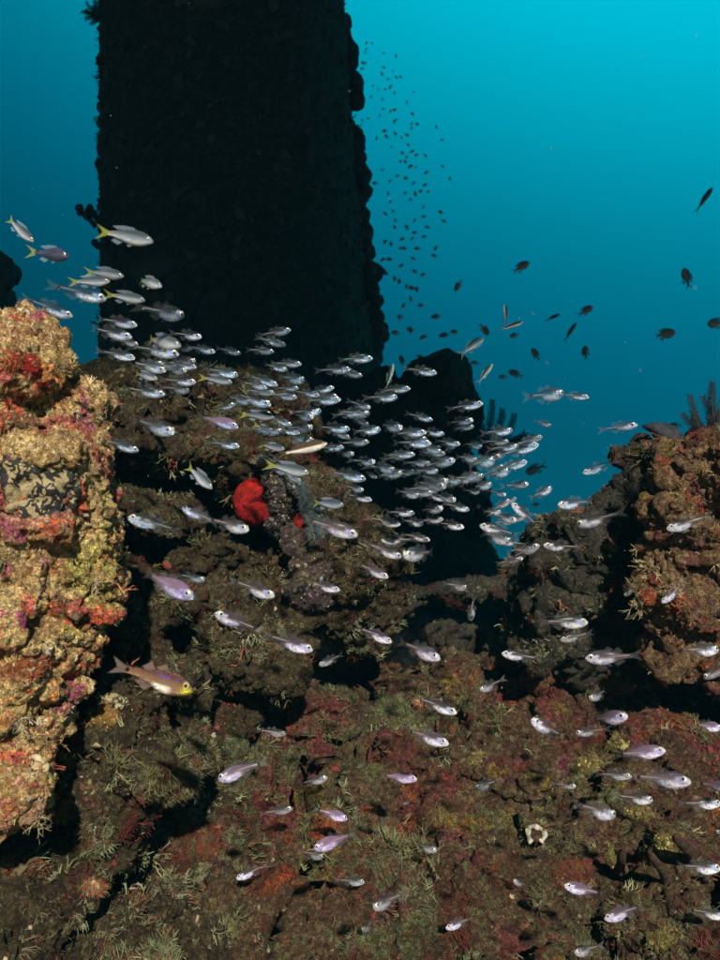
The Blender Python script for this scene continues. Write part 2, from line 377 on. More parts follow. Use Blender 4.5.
# ------------------------------------------------------------------ reef
def slope():
    nu, nv = 420, 330
    # profile (y, z): from under the diver up to the ridge, then down behind it
    pts = [(-1.2, -3.2), (.3, -2.2), (.95, -1.15)]
    for py, d in ((1010, 1.62), (960, 1.74), (900, 1.9), (830, 2.08), (760, 2.28), (705, 2.48), (668, 2.72)):
        p = P(360, py, d); pts.append((p.y, p.z))
    pts += [(2.86, -.02), (2.98, -.2), (3.1, -.55), (3.4, -.9), (4.2, -1.3), (5.5, -2.0), (7.0, -3.3)]
    pts = np.array(pts); s = np.r_[0, np.cumsum(np.hypot(*np.diff(pts, axis=0).T))]
    # denser rows where the photograph looks
    dens = np.interp(s, [s[0], s[2], s[3], s[9], s[11], s[13], s[-1]], [.25, .5, 3, 3, 2, .5, .2]); 
    fine_s = np.linspace(0, s[-1], 4000); cum = np.cumsum(np.interp(fine_s, s, dens)); cum = (cum - cum[0]) / (cum[-1] - cum[0])
    sv = np.interp(np.linspace(0, 1, nv), cum, fine_s)
    yy = np.interp(sv, s, pts[:, 0]); zz = np.interp(sv, s, pts[:, 1])
    for _ in range(6):
        yy[1:-1] = (yy[:-2] + yy[2:] + 2 * yy[1:-1]) / 4; zz[1:-1] = (zz[:-2] + zz[2:] + 2 * zz[1:-1]) / 4
    u = np.linspace(-1, 1, nu); x = np.sign(u) * (np.abs(u) * 1.25 + np.abs(u) ** 5 * 3.0)
    X, Y = np.meshgrid(x, yy); Z = np.repeat(zz[:, None], nu, 1)
    # left and right ends rise to the outcrops
    Z = Z + .05 * np.clip(X - .3, 0, 1) + .16 * np.clip(-X - .1, 0, 1) * np.clip((Y - 1.9), 0, 1)
    V = np.stack([X.ravel(), Y.ravel(), Z.ravel()], 1); i = np.arange(nu * nv).reshape(nv, nu)
    Fc = np.stack([i[:-1, :-1].ravel(), i[:-1, 1:].ravel(), i[1:, 1:].ravel(), i[1:, :-1].ravel()], 1)
    me = mesh_np('reef_slope', V, Fc, M['slope'])
    def knolls(c, n):
        w = c + .09 * np.stack([vnoise(c * 5, 301), vnoise(c * 5 + 9, 302), vnoise(c * 5 + 31, 303)], 1)
        f = worley(w, 3.1, 305); g2 = worley(w, 6.3, 306)
        return .13 * np.clip(.8 - f * 1.25, -.3, .8) + .055 * (.7 - g2 * 1.1)
    displace(me, [knolls] + reef_steps(.06, .035, .013, .0045, 1.15, 310, .07)[:3])
    co = coords_of(me); co[:, 2] -= .1 * (np.abs(co[:, 0]) < 1.5) * (co[:, 1] > 1.25) * (co[:, 1] < 3.0); me.vertices.foreach_set('co', co.ravel()); me.update()
    o = link('reef_bed', me); tag(o, 'lower reef bed around and behind the slope', kind='structure'); REEF.append(o)
    # the slope proper: a crag-built body
    top = [(1.0, -1.15)] + [tuple(q) for q in pts[3:12]]; tp = np.array(top)
    t_ = np.r_[0, np.cumsum(np.hypot(*np.diff(tp, axis=0).T))]; m1 = 46; sv = np.linspace(0, t_[-1], m1)
    py_ = np.interp(sv, t_, tp[:, 0]); pz_ = np.interp(sv, t_, tp[:, 1]); xs = np.linspace(-1.6, 1.6, 60)
    up_, lo_ = [], []
    for xx in xs:
        for a, b in zip(py_, pz_):
            z = b - .09 * math.exp(-((xx - .38) / .3) ** 2) * np.clip((a - 2.2) / .4, 0, 1) + .05 * np.clip(xx - .3, 0, 1) + .16 * np.clip(-xx - .1, 0, 1) * np.clip(a - 1.9, 0, 1)
            up_.append((xx, a, z)); lo_.append((xx, a + .12, z - .3))
    V = np.array(up_ + lo_, np.float32); n1 = len(up_); i = np.arange(n1).reshape(60, m1); j = i + n1
    q4 = lambda a, b, c, d: np.stack([a.ravel(), b.ravel(), c.ravel(), d.ravel()], 1)
    Fq = np.vstack([q4(i[:-1, :-1], i[1:, :-1], i[1:, 1:], i[:-1, 1:]), q4(j[:-1, :-1], j[:-1, 1:], j[1:, 1:], j[1:, :-1]),
        q4(i[:-1, 0], j[:-1, 0], j[1:, 0], i[1:, 0]), q4(i[:-1, -1], i[1:, -1], j[1:, -1], j[:-1, -1]), q4(i[0, :-1], i[0, 1:], j[0, 1:], j[0, :-1]), q4(i[-1, :-1], j[-1, :-1], j[-1, 1:], i[-1, 1:])])
    Ft = np.vstack([Fq[:, :3], Fq[:, [0, 2, 3]]])
    ev = V[:n1]; rn = np.random.default_rng(77)
    bl = crags(ev + rn.normal(0, .015, ev.shape), 760, .025, .12, 78, .6)
    bl += [(P(px, py, d), (rx * d / F, rz, ry * d / F)) for px, py, d, rx, ry, rz in [(430, 690, 2.62, 50, 22, .09), (330, 720, 2.45, 42, 20, .1), (240, 760, 2.2, 40, 24, .1), (560, 690, 2.62, 46, 18, .08), (640, 700, 2.5, 44, 22, .09), (500, 740, 2.4, 40, 16, .08), (360, 800, 2.15, 50, 22, .08), (160, 800, 2.05, 44, 30, .1), (120, 900, 1.85, 60, 30, .1), (640, 890, 1.9, 44, 20, .08), (500, 920, 1.85, 40, 22, .07)]]
    V2, F2 = ellipsoids(bl)
    me = remeshed(np.vstack([V, V2]), np.vstack([Ft, F2 + len(V)]), .0068); displace(me, [lambda c, n: .07 * fbm(c, 3.4, 3, .5, 311)]); warped(me, [(.05, 4.5), (.02, 14), (.008, 38)], 320)
    displace(me, reef_steps(.06, .026, .019, .0075, 1.15, 310, .07)[1:]); me.materials.clear(); me.materials.append(M['slope']); me.name = 'reef_slope'
    o = link('reef_slope', me); tag(o, 'rough encrusted reef slope filling the lower half of the view', kind='structure'); REEF.append(o)
slope()

# near left outcrop
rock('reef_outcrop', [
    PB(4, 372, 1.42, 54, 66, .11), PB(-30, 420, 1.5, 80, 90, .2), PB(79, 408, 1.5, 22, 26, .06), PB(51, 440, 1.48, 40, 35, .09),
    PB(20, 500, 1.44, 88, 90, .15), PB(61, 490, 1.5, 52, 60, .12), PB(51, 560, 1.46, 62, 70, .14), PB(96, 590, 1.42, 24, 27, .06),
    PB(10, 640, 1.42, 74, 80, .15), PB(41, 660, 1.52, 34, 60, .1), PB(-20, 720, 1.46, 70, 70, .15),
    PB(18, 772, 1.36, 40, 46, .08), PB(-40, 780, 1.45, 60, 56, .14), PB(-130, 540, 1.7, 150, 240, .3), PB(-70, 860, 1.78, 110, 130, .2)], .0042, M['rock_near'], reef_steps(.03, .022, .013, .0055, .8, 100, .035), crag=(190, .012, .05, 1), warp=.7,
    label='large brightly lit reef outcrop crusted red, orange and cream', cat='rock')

# brown mound behind it, with ledges and hollows
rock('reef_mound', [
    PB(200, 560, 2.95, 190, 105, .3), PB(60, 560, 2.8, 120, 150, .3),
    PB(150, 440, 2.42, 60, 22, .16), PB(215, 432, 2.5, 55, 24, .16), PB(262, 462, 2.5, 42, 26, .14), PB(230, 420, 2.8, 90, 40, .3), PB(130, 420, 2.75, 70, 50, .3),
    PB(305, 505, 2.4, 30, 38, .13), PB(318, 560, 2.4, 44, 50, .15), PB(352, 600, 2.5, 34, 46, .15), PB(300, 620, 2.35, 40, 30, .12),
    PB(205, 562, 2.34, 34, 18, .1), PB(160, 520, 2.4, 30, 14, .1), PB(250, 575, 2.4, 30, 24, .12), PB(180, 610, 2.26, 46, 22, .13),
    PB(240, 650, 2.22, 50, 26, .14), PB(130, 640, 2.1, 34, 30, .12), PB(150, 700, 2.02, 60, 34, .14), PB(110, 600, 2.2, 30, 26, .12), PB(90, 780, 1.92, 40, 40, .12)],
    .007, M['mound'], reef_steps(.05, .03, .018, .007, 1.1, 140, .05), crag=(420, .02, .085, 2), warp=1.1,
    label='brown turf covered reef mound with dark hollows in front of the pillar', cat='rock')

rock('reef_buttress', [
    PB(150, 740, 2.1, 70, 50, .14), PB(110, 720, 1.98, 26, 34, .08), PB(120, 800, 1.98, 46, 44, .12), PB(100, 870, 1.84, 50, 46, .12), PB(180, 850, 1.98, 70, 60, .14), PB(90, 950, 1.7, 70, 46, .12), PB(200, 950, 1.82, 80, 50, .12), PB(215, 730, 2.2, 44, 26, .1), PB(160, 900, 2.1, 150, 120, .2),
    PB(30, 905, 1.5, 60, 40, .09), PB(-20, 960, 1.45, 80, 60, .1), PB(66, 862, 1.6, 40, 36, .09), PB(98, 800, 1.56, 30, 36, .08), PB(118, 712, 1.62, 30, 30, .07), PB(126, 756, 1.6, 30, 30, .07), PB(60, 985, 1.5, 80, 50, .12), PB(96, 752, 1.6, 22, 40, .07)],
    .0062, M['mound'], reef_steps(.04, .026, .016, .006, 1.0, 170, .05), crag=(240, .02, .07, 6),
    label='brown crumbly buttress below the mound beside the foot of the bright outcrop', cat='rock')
# right outcrop
rock('reef_outcrop', [
    PB(716, 466, 2.1, 34, 26, .1), PB(684, 474, 2.15, 28, 22, .1), PB(751, 484, 2.1, 60, 50, .16), PB(676, 519, 2.05, 26, 22, .08), PB(716, 524, 2.15, 52, 44, .14),
    PB(661, 569, 2.12, 20, 40, .09), PB(681, 604, 2.15, 34, 40, .12), PB(716, 564, 2.3, 70, 60, .15), PB(776, 624, 2.2, 50, 90, .2), PB(706, 654, 2.2, 60, 30, .12), PB(796, 504, 2.4, 90, 110, .3)],
    .0062, M['right'], reef_steps(.04, .026, .016, .006, 1.0, 180, .045), crag=(200, .015, .045, 3),
    label='ochre and maroon crusted outcrop at the right under two feather stars', cat='rock')
rock('reef_boulder', [
    PB(592, 572, 2.5, 52, 46, .16), PB(560, 590, 2.54, 34, 44, .15), PB(630, 560, 2.54, 34, 44, .15), PB(612, 540, 2.6, 44, 22, .12), PB(600, 640, 2.54, 80, 40, .2), PB(655, 480, 2.5, 22, 34, .12)],
    .009, M['back'], reef_steps(.05, .03, .018, .006, 1.2, 200, .04), crag=(160, .02, .08, 4), warp=1.3,
    label='dull grey boulder between the dark gap and the ochre outcrop', cat='rock')
# low ridge across the gap and stones below it
rock('reef_ledge', [
    PB(390, 602, 3.1, 34, 9, .08), PB(440, 594, 3.2, 46, 7, .08), PB(490, 588, 3.25, 46, 7, .08), PB(535, 586, 3.2, 40, 10, .08)],
    .008, M['back'], reef_steps(.015, .012, .01, .005, 1.0, 220, .02), crag=(60, .012, .035, 5), warp=.7,
    label='thin dim ledge spanning the dark gap below the school', cat='rock')
rock('reef_stone', [PB(462, 642, 2.98, 22, 13, .08), PB(442, 636, 3.0, 14, 11, .06)], .008, M['back'], reef_steps(.02, .02, .012, .004, 1.0, 230, .02),
    label='rounded dim stone inside the dark gap under the ledge', cat='rock')
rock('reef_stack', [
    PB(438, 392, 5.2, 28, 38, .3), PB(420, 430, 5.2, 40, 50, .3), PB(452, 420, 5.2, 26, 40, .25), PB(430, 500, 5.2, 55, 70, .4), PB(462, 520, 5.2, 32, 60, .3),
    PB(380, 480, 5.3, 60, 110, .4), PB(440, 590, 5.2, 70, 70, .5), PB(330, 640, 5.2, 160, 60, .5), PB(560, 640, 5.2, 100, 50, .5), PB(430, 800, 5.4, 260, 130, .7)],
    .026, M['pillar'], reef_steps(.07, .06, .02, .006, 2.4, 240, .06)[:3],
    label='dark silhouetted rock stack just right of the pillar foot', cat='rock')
rock('black_rock', [PB(-4, 280, 2.6, 20, 22, .08), PB(-20, 300, 2.7, 30, 30, .1), PB(-30, 380, 2.6, 40, 90, .1)], .009, M['black_sponge'], reef_steps(.02, .02, .01, .003, .9, 260, .0),
    label='black rounded knob cut off by the frame above the bright outcrop', cat='rock')

bpy.context.view_layer.update()
DG = bpy.context.evaluated_depsgraph_get()
def hit(px, py):
    d = ray(px, py); ok, loc, nor, idx, ob, _ = scene.ray_cast(DG, Vector((0, 0, 0)), d.normalized())
    if not ok: return None
    if nor.dot(d) > 0: nor = -nor
    return loc, nor, loc.dot(FWD), ob
def frame_from(z, x=None):
    z = z.normalized(); x = (x or RT); x = (x - z * x.dot(z))
    if x.length < .05: x = z.orthogonal()
    x.normalize(); y = z.cross(x); return Matrix((x, y, z)).transposed()

# ------------------------------------------------------------------ turf: uncountable bushy growth on the rock
def tuft_geo(nmain, nside, L, r, seed, droop=.2, sides=3):
    rn = random.Random(seed); parts = []
    for i in range(nmain):
        a = rn.uniform(0, 2 * math.pi); lean = rn.uniform(.1, 1.1); l = L * rn.uniform(.6, 1.1)
        d = Vector((math.cos(a) * math.sin(lean), math.sin(a) * math.sin(lean), math.cos(lean)))
        p = Vector((rn.uniform(-.1, .1), rn.uniform(-.1, .1), -.1)) * L; pts = [p]
        for k in range(3):
            d = (d + Vector((rn.uniform(-.35, .35), rn.uniform(-.35, .35), rn.uniform(-.3, .2) - droop * .3))).normalized(); p = p + d * l / 3; pts.append(p)
        parts.append(tube(pts, [r, r * .85, r * .7, r * .35], sides))
        for j in range(nside):
            t = rn.uniform(.25, .95) * 3; k = min(int(t), 2); q = pts[k].lerp(pts[k + 1], t - k)
            sd = (d + Vector((rn.uniform(-1, 1), rn.uniform(-1, 1), rn.uniform(-.6, .8)))).normalized(); sl = l * rn.uniform(.18, .4)
            parts.append(tube([q, q + sd * sl * .6, q + sd * sl + Vector((rn.uniform(-.2, .2), rn.uniform(-.2, .2), .1)) * sl], [r * .6, r * .5, r * .25], sides))
    return join(parts)
TUFTS = [tuft_geo(3, 3, 1, .045, s) for s in range(6)] + [tuft_geo(6, 1, .8, .05, 50 + s) for s in range(4)]
def nodule(seed):
    V, Fc = ico(2); V = V * (1 + .7 * vnoise(V * 1.9 + seed * 5.1, seed)[:, None]) * np.array([1, .75, .5]) * .24; return V, Fc
def fuzz(seed):
    rn = random.Random(seed); parts = []
    for i in range(14):
        a = rn.uniform(0, 6.28); l = rn.uniform(.1, .8); d = Vector((math.cos(a) * math.sin(l), math.sin(a) * math.sin(l), math.cos(l))); p = Vector((rn.uniform(-.3, .3), rn.uniform(-.3, .3), -.05)); h = rn.uniform(.25, .6)
        parts.append(tube([p, p + d * h * .6, p + d * h + Vector((rn.uniform(-.1, .1), rn.uniform(-.1, .1), 0))], [.019, .016, .006], 3))
    return join(parts)
PROTO = bpy.data.collections.new('growth_kinds')
def tri(Fc): return Fc if Fc.shape[1] == 3 else Fc
for k in range(16):
    V, Fc = TUFTS[k] if k < 8 else (nodule(k) if k < 12 else fuzz(k))
    PROTO.objects.link(bpy.data.objects.new('growth_%02d' % k, mesh_np('growth_%02d' % k, V, Fc, M['turf'])))
def scatter(o, n, size, tints, seed, kinds, front=True, th=.25, cl=2.2):
    me = o.data; rn = np.random.default_rng(seed); nf = len(me.polygons)
    ar = np.zeros(nf, np.float32); me.polygons.foreach_get('area', ar); ce = np.zeros(nf * 3, np.float32); me.polygons.foreach_get('center', ce); ce = ce.reshape(-1, 3)
    no = np.zeros(nf * 3, np.float32); me.polygons.foreach_get('normal', no); no = no.reshape(-1, 3)
    Mw = np.array(o.matrix_world); ce = ce @ Mw[:3, :3].T + Mw[:3, 3]; no = no @ Mw[:3, :3].T
    fw = np.array(FWD[:]); dep = ce @ fw; px = 360 + F * ce[:, 0] / np.maximum(dep, .1); py = 480 - F * (ce @ np.array(UP[:])) / np.maximum(dep, .1)
    front = front and o.name != 'jetty_pillar'; ok = (dep > .3) & (px > -260) & (px < 980) & (py > (-80 if o.name == 'jetty_pillar' else 100)) & (py < 1250)
    if front: ok &= ((no * ce).sum(1) / np.linalg.norm(ce, axis=1) < th)
    clump = .12 + np.clip(fbm(ce, 8, 3, .6, seed) * 3.2, 0, 2) ** cl
    w = ar * ok * clump / np.maximum(dep, .5); w = w / w.sum(); idx = rn.choice(nf, n, p=w)
    nn = no[idx] + rn.normal(0, .35, (n, 3)); rot = np.zeros((n, 3), np.float32)
    for i in range(n): rot[i] = frame_from(Vector(nn[i].tolist()), Vector(rn.normal(0, 1, 3).tolist())).to_euler()
    T = np.array(tints)
    # neighbouring growth shares a colour: pick the tint by a slow noise plus some chance
    pick = np.clip(((vnoise(ce[idx] * 9, seed + 3) * .9 + .5) * len(T) + rn.normal(0, .9, n)), 0, len(T) - 1).astype(int)
    t = T[pick] * rn.uniform(.5, 1.45, (n, 1)); kk = np.array(kinds)
    return ce[idx], rot, (size * rn.lognormal(0, .42, n)).astype(np.float32), np.c_[t, np.ones(n)].astype(np.float32), kk[rn.integers(0, len(kk), n)].astype(np.int32)
def turf():
    O = {o.name: o for o in REEF}; out = []; TF = list(range(8)); ND = [8, 9, 10, 11]; FZ = [12, 13, 14, 15]
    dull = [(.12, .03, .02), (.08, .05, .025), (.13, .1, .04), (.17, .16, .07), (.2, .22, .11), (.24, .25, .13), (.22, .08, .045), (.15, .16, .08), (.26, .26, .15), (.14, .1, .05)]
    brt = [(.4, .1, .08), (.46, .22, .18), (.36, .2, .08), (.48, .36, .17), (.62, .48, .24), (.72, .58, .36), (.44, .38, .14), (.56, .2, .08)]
    nod = [(.13, .03, .02), (.11, .03, .03), (.09, .05, .025), (.15, .11, .045), (.26, .21, .12), (.05, .035, .02), (.05, .05, .025)]
    rgt = [(.3, .06, .04), (.22, .14, .05), (.33, .25, .09), (.42, .33, .17), (.2, .08, .04)]
    for a in [('reef_slope', 7000, .018, dull, 1, TF), ('reef_slope', 9000, .018, nod, 2, ND), ('reef_slope', 42000, .019, dull, 3, FZ), ('reef_bed', 2500, .03, dull, 12, TF + FZ),
              ('reef_mound', 3500, .022, dull, 4, TF), ('reef_mound', 4000, .02, nod, 5, ND), ('reef_mound', 17000, .02, dull, 6, FZ),
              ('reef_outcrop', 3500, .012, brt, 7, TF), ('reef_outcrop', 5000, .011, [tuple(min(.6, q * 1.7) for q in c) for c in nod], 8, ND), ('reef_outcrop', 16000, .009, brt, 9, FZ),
              ('reef_outcrop.001', 1500, .018, rgt, 10, TF), ('reef_outcrop.001', 2500, .015, nod, 11, ND), ('reef_outcrop.001', 4500, .012, rgt, 13, FZ),
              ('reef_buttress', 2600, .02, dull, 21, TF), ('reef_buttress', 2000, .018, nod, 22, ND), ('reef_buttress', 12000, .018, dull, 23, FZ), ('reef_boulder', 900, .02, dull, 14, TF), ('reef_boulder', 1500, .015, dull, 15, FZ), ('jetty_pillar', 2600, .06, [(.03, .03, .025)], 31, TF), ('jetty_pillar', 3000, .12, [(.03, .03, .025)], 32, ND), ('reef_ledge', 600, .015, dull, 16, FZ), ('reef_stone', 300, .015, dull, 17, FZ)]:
        out.append(scatter(O[a[0]], *a[1:], th=.35 if a[5] is FZ else .25))
    bpy.context.view_layer.update()
    tn = {'orange': [(.4, .12, .05), (.3, .08, .04), (.3, .24, .12)], 'rust': [(.2, .05, .025), (.14, .04, .02), (.16, .13, .06)], 'yellow': [(.24, .2, .06), (.3, .26, .1), (.16, .12, .05)], 'ochre': [(.36, .2, .05), (.3, .24, .1)], 'fold': [(.1, .08, .08), (.14, .16, .15), (.2, .17, .1)], 'encrusting': [(.1, .07, .07)]}
    for o in list(bpy.data.objects):
        key = o.name.split('_')[0]
        if o.type == 'MESH' and key in tn and 'sponge' in o.name:
            sz = .011 if o.location.length < 1.7 and o.location.length > 0 else .014; nn = 420 if key == 'fold' else 130
            out.append(scatter(o, nn, sz, tn[key], len(out) + 500, FZ, th=.4)); out.append(scatter(o, nn // 2, sz, tn[key], len(out) + 500, ND, th=.4))
    C_, Rt, Sc, Ti, Ix = (np.concatenate([q[k] for q in out]) for k in range(5)); n = len(C_)
    me = bpy.data.meshes.new('hydroid_turf'); me.vertices.add(n); me.vertices.foreach_set('co', C_.astype(np.float32).ravel())
    for nm, ty, key, dat in (('rot', 'FLOAT_VECTOR', 'vector', Rt), ('scl', 'FLOAT', 'value', Sc), ('tint', 'FLOAT_COLOR', 'color', Ti), ('idx', 'INT', 'value', Ix)):
        a = me.attributes.new(nm, ty, 'POINT'); a.data.foreach_set(key, np.ascontiguousarray(dat).ravel())
    o = link('hydroid_turf', me); me.materials.append(M['turf']); tag(o, 'short bushy olive and cream growth covering the reef rocks', 'turf', kind='stuff')
    g = bpy.data.node_groups.new('growth', 'GeometryNodeTree'); g.interface.new_socket('Geometry', in_out='INPUT', socket_type='NodeSocketGeometry'); g.interface.new_socket('Geometry', in_out='OUTPUT', socket_type='NodeSocketGeometry')
    N = g.nodes.new; L = g.links.new; gi = N('NodeGroupInput'); go = N('NodeGroupOutput'); iop = N('GeometryNodeInstanceOnPoints'); ci = N('GeometryNodeCollectionInfo')
    ci.inputs['Collection'].default_value = PROTO; ci.inputs['Separate Children'].default_value = True; ci.inputs['Reset Children'].default_value = True
    def at(nm, ty):
        q = N('GeometryNodeInputNamedAttribute'); q.data_type = ty; q.inputs['Name'].default_value = nm; return q.outputs['Attribute']
    e2r = N('FunctionNodeEulerToRotation'); L(at('rot', 'FLOAT_VECTOR'), e2r.inputs[0])
    mp = N('GeometryNodeMeshToPoints'); L(gi.outputs[0], mp.inputs[0]); L(mp.outputs[0], iop.inputs['Points']); L(ci.outputs[0], iop.inputs['Instance']); iop.inputs['Pick Instance'].default_value = True
    L(at('idx', 'INT'), iop.inputs['Instance Index']); L(e2r.outputs[0], iop.inputs['Rotation']); L(at('scl', 'FLOAT'), iop.inputs['Scale']); L(iop.outputs[0], go.inputs[0])
    md = o.modifiers.new('growth', 'NODES'); md.node_group = g; return o

# ------------------------------------------------------------------ things growing on the reef, each placed on the surface it grows on
def growth(name, px, py, rx, ry, thick, mat, seed, label, cat, lumps=3, sink=.35, group=None, spiky=0.0, depth=None, rough=1.0):
    h = hit(px, py)
    if not h: return None
    loc, nor, d, ob = h
    if depth and depth < d: d = depth; loc = P(px, py, d); nor = -ray(px, py).normalized()
    nor = (nor + (Vector((0, 0, 0)) - loc).normalized() * .8).normalized()
    rn = random.Random(seed); Mx = frame_from(nor, RT); sx, sy = rx * d / F, ry * d / F; blobs = [(Vector((0, 0, 0)), (sx * .75, sy * .75, thick))]
    for k in range(lumps):
        a = rn.uniform(0, 6.28); q = rn.uniform(.3, .6)
        blobs.append((Vector((sx * q * math.cos(a), sy * q * math.sin(a), rn.uniform(-.2, .2) * thick)), (sx * rn.uniform(.3, .55), sy * rn.uniform(.3, .55), thick * rn.uniform(.7, 1.1))))
    V, Fc = ellipsoids(blobs); vx = max(.0016, min(sx, sy) / 14); me = remeshed(V, Fc, vx)
    m = min(sx, sy)
    displace(me, [lambda c, n: .3 * rough * m * fbm(c, 1.9 / m, 3, .6, seed), lambda c, n: .09 * rough * m * (.7 - worley(c, 4 / m, seed + 3)), lambda c, n: (.03 * m + spiky) * fbm(c, 12 / m, 2, .6, seed + 9)])
    me.materials.clear(); me.materials.append(mat)
    o = link(name, me); o.matrix_world = Matrix.Translation(loc - nor * thick * sink) @ Mx.to_4x4(); tag(o, label, cat, group); return o

rs = growth('red_sponge', 253, 502, 27, 32, .06, M['red_sponge'], 23, 'smooth vivid red sponge on the brown mound, largest red patch', 'sponge', 2, .3, depth=2.3, rough=.22)
growth('red_sponge', 302, 524, 10, 12, .03, M['red_sponge'], 12, 'small red sponge right of the big red one, beside the blue grey fold', 'sponge', depth=2.24, rough=.7)
growth('red_sponge', 274, 490, 7, 15, .03, M['red_sponge'], 19, 'narrow red sponge lobe touching the right flank of the big red one', 'sponge', depth=2.3, rough=.7)
def fold(name, path, r, mat, seed, label):
    """a thick folded sheet: a chain of flattened blobs run together"""
    bl = []; rn = random.Random(seed)
    hs = [hit(q[0], q[1])[2] for q in path]; base = sorted(hs)[len(hs) // 2] - .01
    pp = [(q[0], q[1], min(max(hd, base - .06), base + .05) - .02, q[3]) for q, hd in zip(path, hs)]
    for (A, B) in zip(pp[:-1], pp[1:]):
      for t in (0, .33, .66):
        px, py, d, k = (a_ + (b_ - a_) * t for a_, b_ in zip(A, B)); k *= rn.uniform(.8, 1.1); bl.append((P(px, py, d), (r * k * .85 * d / F, .03, r * k * 1.1 * d / F)))
    V, Fc = ellipsoids(bl); me = remeshed(V, Fc, .0045); warped(me, [(.014, 14), (.006, 40)], seed)
    displace(me, [lambda c, n: .02 * fbm(c, 22, 3, .6, seed), lambda c, n: .006 * (.7 - worley(c, 70, seed))]); me.materials.clear(); me.materials.append(mat)
    return tag(link(name, me), label, 'sponge')
fold('fold_sponge', [(262, 464, 2.38, .6), (276, 470, 2.36, .8), (290, 480, 2.36, .9), (300, 493, 2.36, 1), (308, 508, 2.36, 1), (315, 524, 2.36, .9), (320, 538, 2.38, .7)], 11, M['blue_sponge'], 14, 'blue grey sponge fold draped over the mound crest behind the red sponge')
fold('fold_sponge', [(272, 482, 2.35, .7), (281, 498, 2.34, 1), (284, 514, 2.34, .9), (276, 528, 2.35, .8)], 9, M['grey_sponge'], 13, 'dark wine fold standing at the right flank of the red sponge')
fold('fold_sponge', [(296, 540, 2.34, 1), (306, 556, 2.33, 1.2), (318, 568, 2.33, 1.2), (310, 586, 2.33, 1.2), (326, 598, 2.34, .9), (296, 572, 2.35, .9), (300, 606, 2.34, .6)], 15, M['grey_sponge'], 15, 'grey violet sponge sheet hanging below the blue grey fold')
growth('patterned_tunicate', 42, 492, 50, 54, .022, M['pattern'], 16, 'pale crust netted with black branching lines on the bright outcrop', 'tunicate', 4, .3)
growth('patterned_tunicate', 122, 703, 22, 12, .012, M['pattern'], 17, 'little black and white netted crust above the ochre sponge', 'tunicate')
growth('ochre_sponge', 105, 716, 24, 17, .03, M['ochre_sponge'], 18, 'ochre yellow lumpy sponge beneath the long yellow faced fish', 'sponge', 4)
spot = [('orange_sponge', 25, 368, 20, 16, 'red_sponge', 'deep red pit of sponge in the round head of the bright outcrop'),
        ('orange_sponge', 55, 605, 16, 12, 'orange_sponge', 'orange red crust on the lower wall of the bright outcrop'),
        ('orange_sponge', 22, 665, 26, 16, 'orange_sponge', 'wide orange red crust under the bright outcrop wall, above the cream shelf'),
        ('orange_sponge', 18, 420, 20, 10, 'orange_sponge', 'flat orange red crust above the black netted tunicate'),
        ('orange_sponge', 610, 547, 8, 6, 'orange_sponge', 'small orange crust on the dull grey boulder'),
        ('orange_sponge', 650, 596, 7, 8, 'orange_sponge', 'small orange crust low on the ochre outcrop, among cream tufts'),
        ('orange_sponge', 684, 606, 6, 7, 'orange_sponge', 'small orange crust beside the dark hollow of the ochre outcrop'),
        ('rust_sponge', 535, 678, 22, 18, 'rust_sponge', 'rust red sponge on the ridge right of the dark gap'),
        ('rust_sponge', 610, 690, 34, 16, 'rust_sponge', 'long rust red sponge along the ridge beneath the ochre outcrop'),
        ('rust_sponge', 608, 738, 20, 12, 'rust_sponge', 'rust red sponge just below the long one, over the yellow crust'),
        ('rust_sponge', 578, 880, 28, 24, 'rust_sponge', 'wide rust red sponge below the white ring tunicate'),
        ('rust_sponge', 190, 840, 44, 28, 'rust_sponge', 'wide dark rust sponge low on the slope under the mound'),
        ('rust_sponge', 293, 722, 8, 16, 'orange_sponge', 'upright orange crust beside a cream bush at mid slope'),
        ('rust_sponge', 22, 865, 24, 12, 'rust_sponge', 'dull rust crust beneath the bright outcrop foot'),
        ('rust_sponge', 392, 830, 12, 10, 'rust_sponge', 'small rust crust near the middle of the slope'),
        ('yellow_sponge', 585, 765, 24, 10, 'yellow_sponge', 'mustard crust in the middle of the slope below the rust sponges'),
        ('yellow_sponge', 622, 745, 14, 10, 'yellow_sponge', 'mustard crust wedged under the rust sponge'),
        ('yellow_sponge', 638, 812, 18, 10, 'yellow_sponge', 'slanting mustard crust under two bright fish'),
        ('yellow_sponge', 672, 846, 20, 14, 'yellow_sponge', 'mustard crust right of the finger sponges'),
        ('yellow_sponge', 616, 860, 12, 22, 'yellow_sponge', 'upright mustard crust behind the dark finger sponge'),
        ('yellow_sponge', 668, 940, 22, 12, 'yellow_sponge', 'mustard crust at the bottom edge of the slope'),
        ('yellow_sponge', 480, 762, 14, 8, 'yellow_sponge', 'faint mustard crust left of the mustard row'),
        ('orange_sponge', 92, 886, 14, 4, 'orange_sponge', 'thin curved orange strip lying at the lowest part of the slope'),
        ('orange_sponge', 420, 702, 8, 6, 'rust_sponge', 'small rust crust just below the dark gap'),
        ('orange_sponge', 392, 666, 8, 5, 'orange_sponge', 'small orange crust on the lip of the dark gap')]
for k, (nm, px, py, rx, ry, m, lb) in enumerate(spot): growth(nm, px, py, rx, ry, .016, M[m], 30 + k, lb, 'sponge', 4, .45)
for k, (px, py, r, lb) in enumerate([(47, 522, 4, 'white blob under the netted tunicate'), (86, 515, 4, 'white blob right of the netted tunicate'), (68, 556, 5, 'white oval blob lowest of three on the bright outcrop'),
                                     (213, 735, 5, 'pale blob on the slope below the mound'), (122, 930, 5, 'pale blob at the very bottom of the slope')]):
    growth('white_tunicate', px, py, r, r * .8, .008, M['white'], 80 + k, lb, 'tunicate', 1, .2)

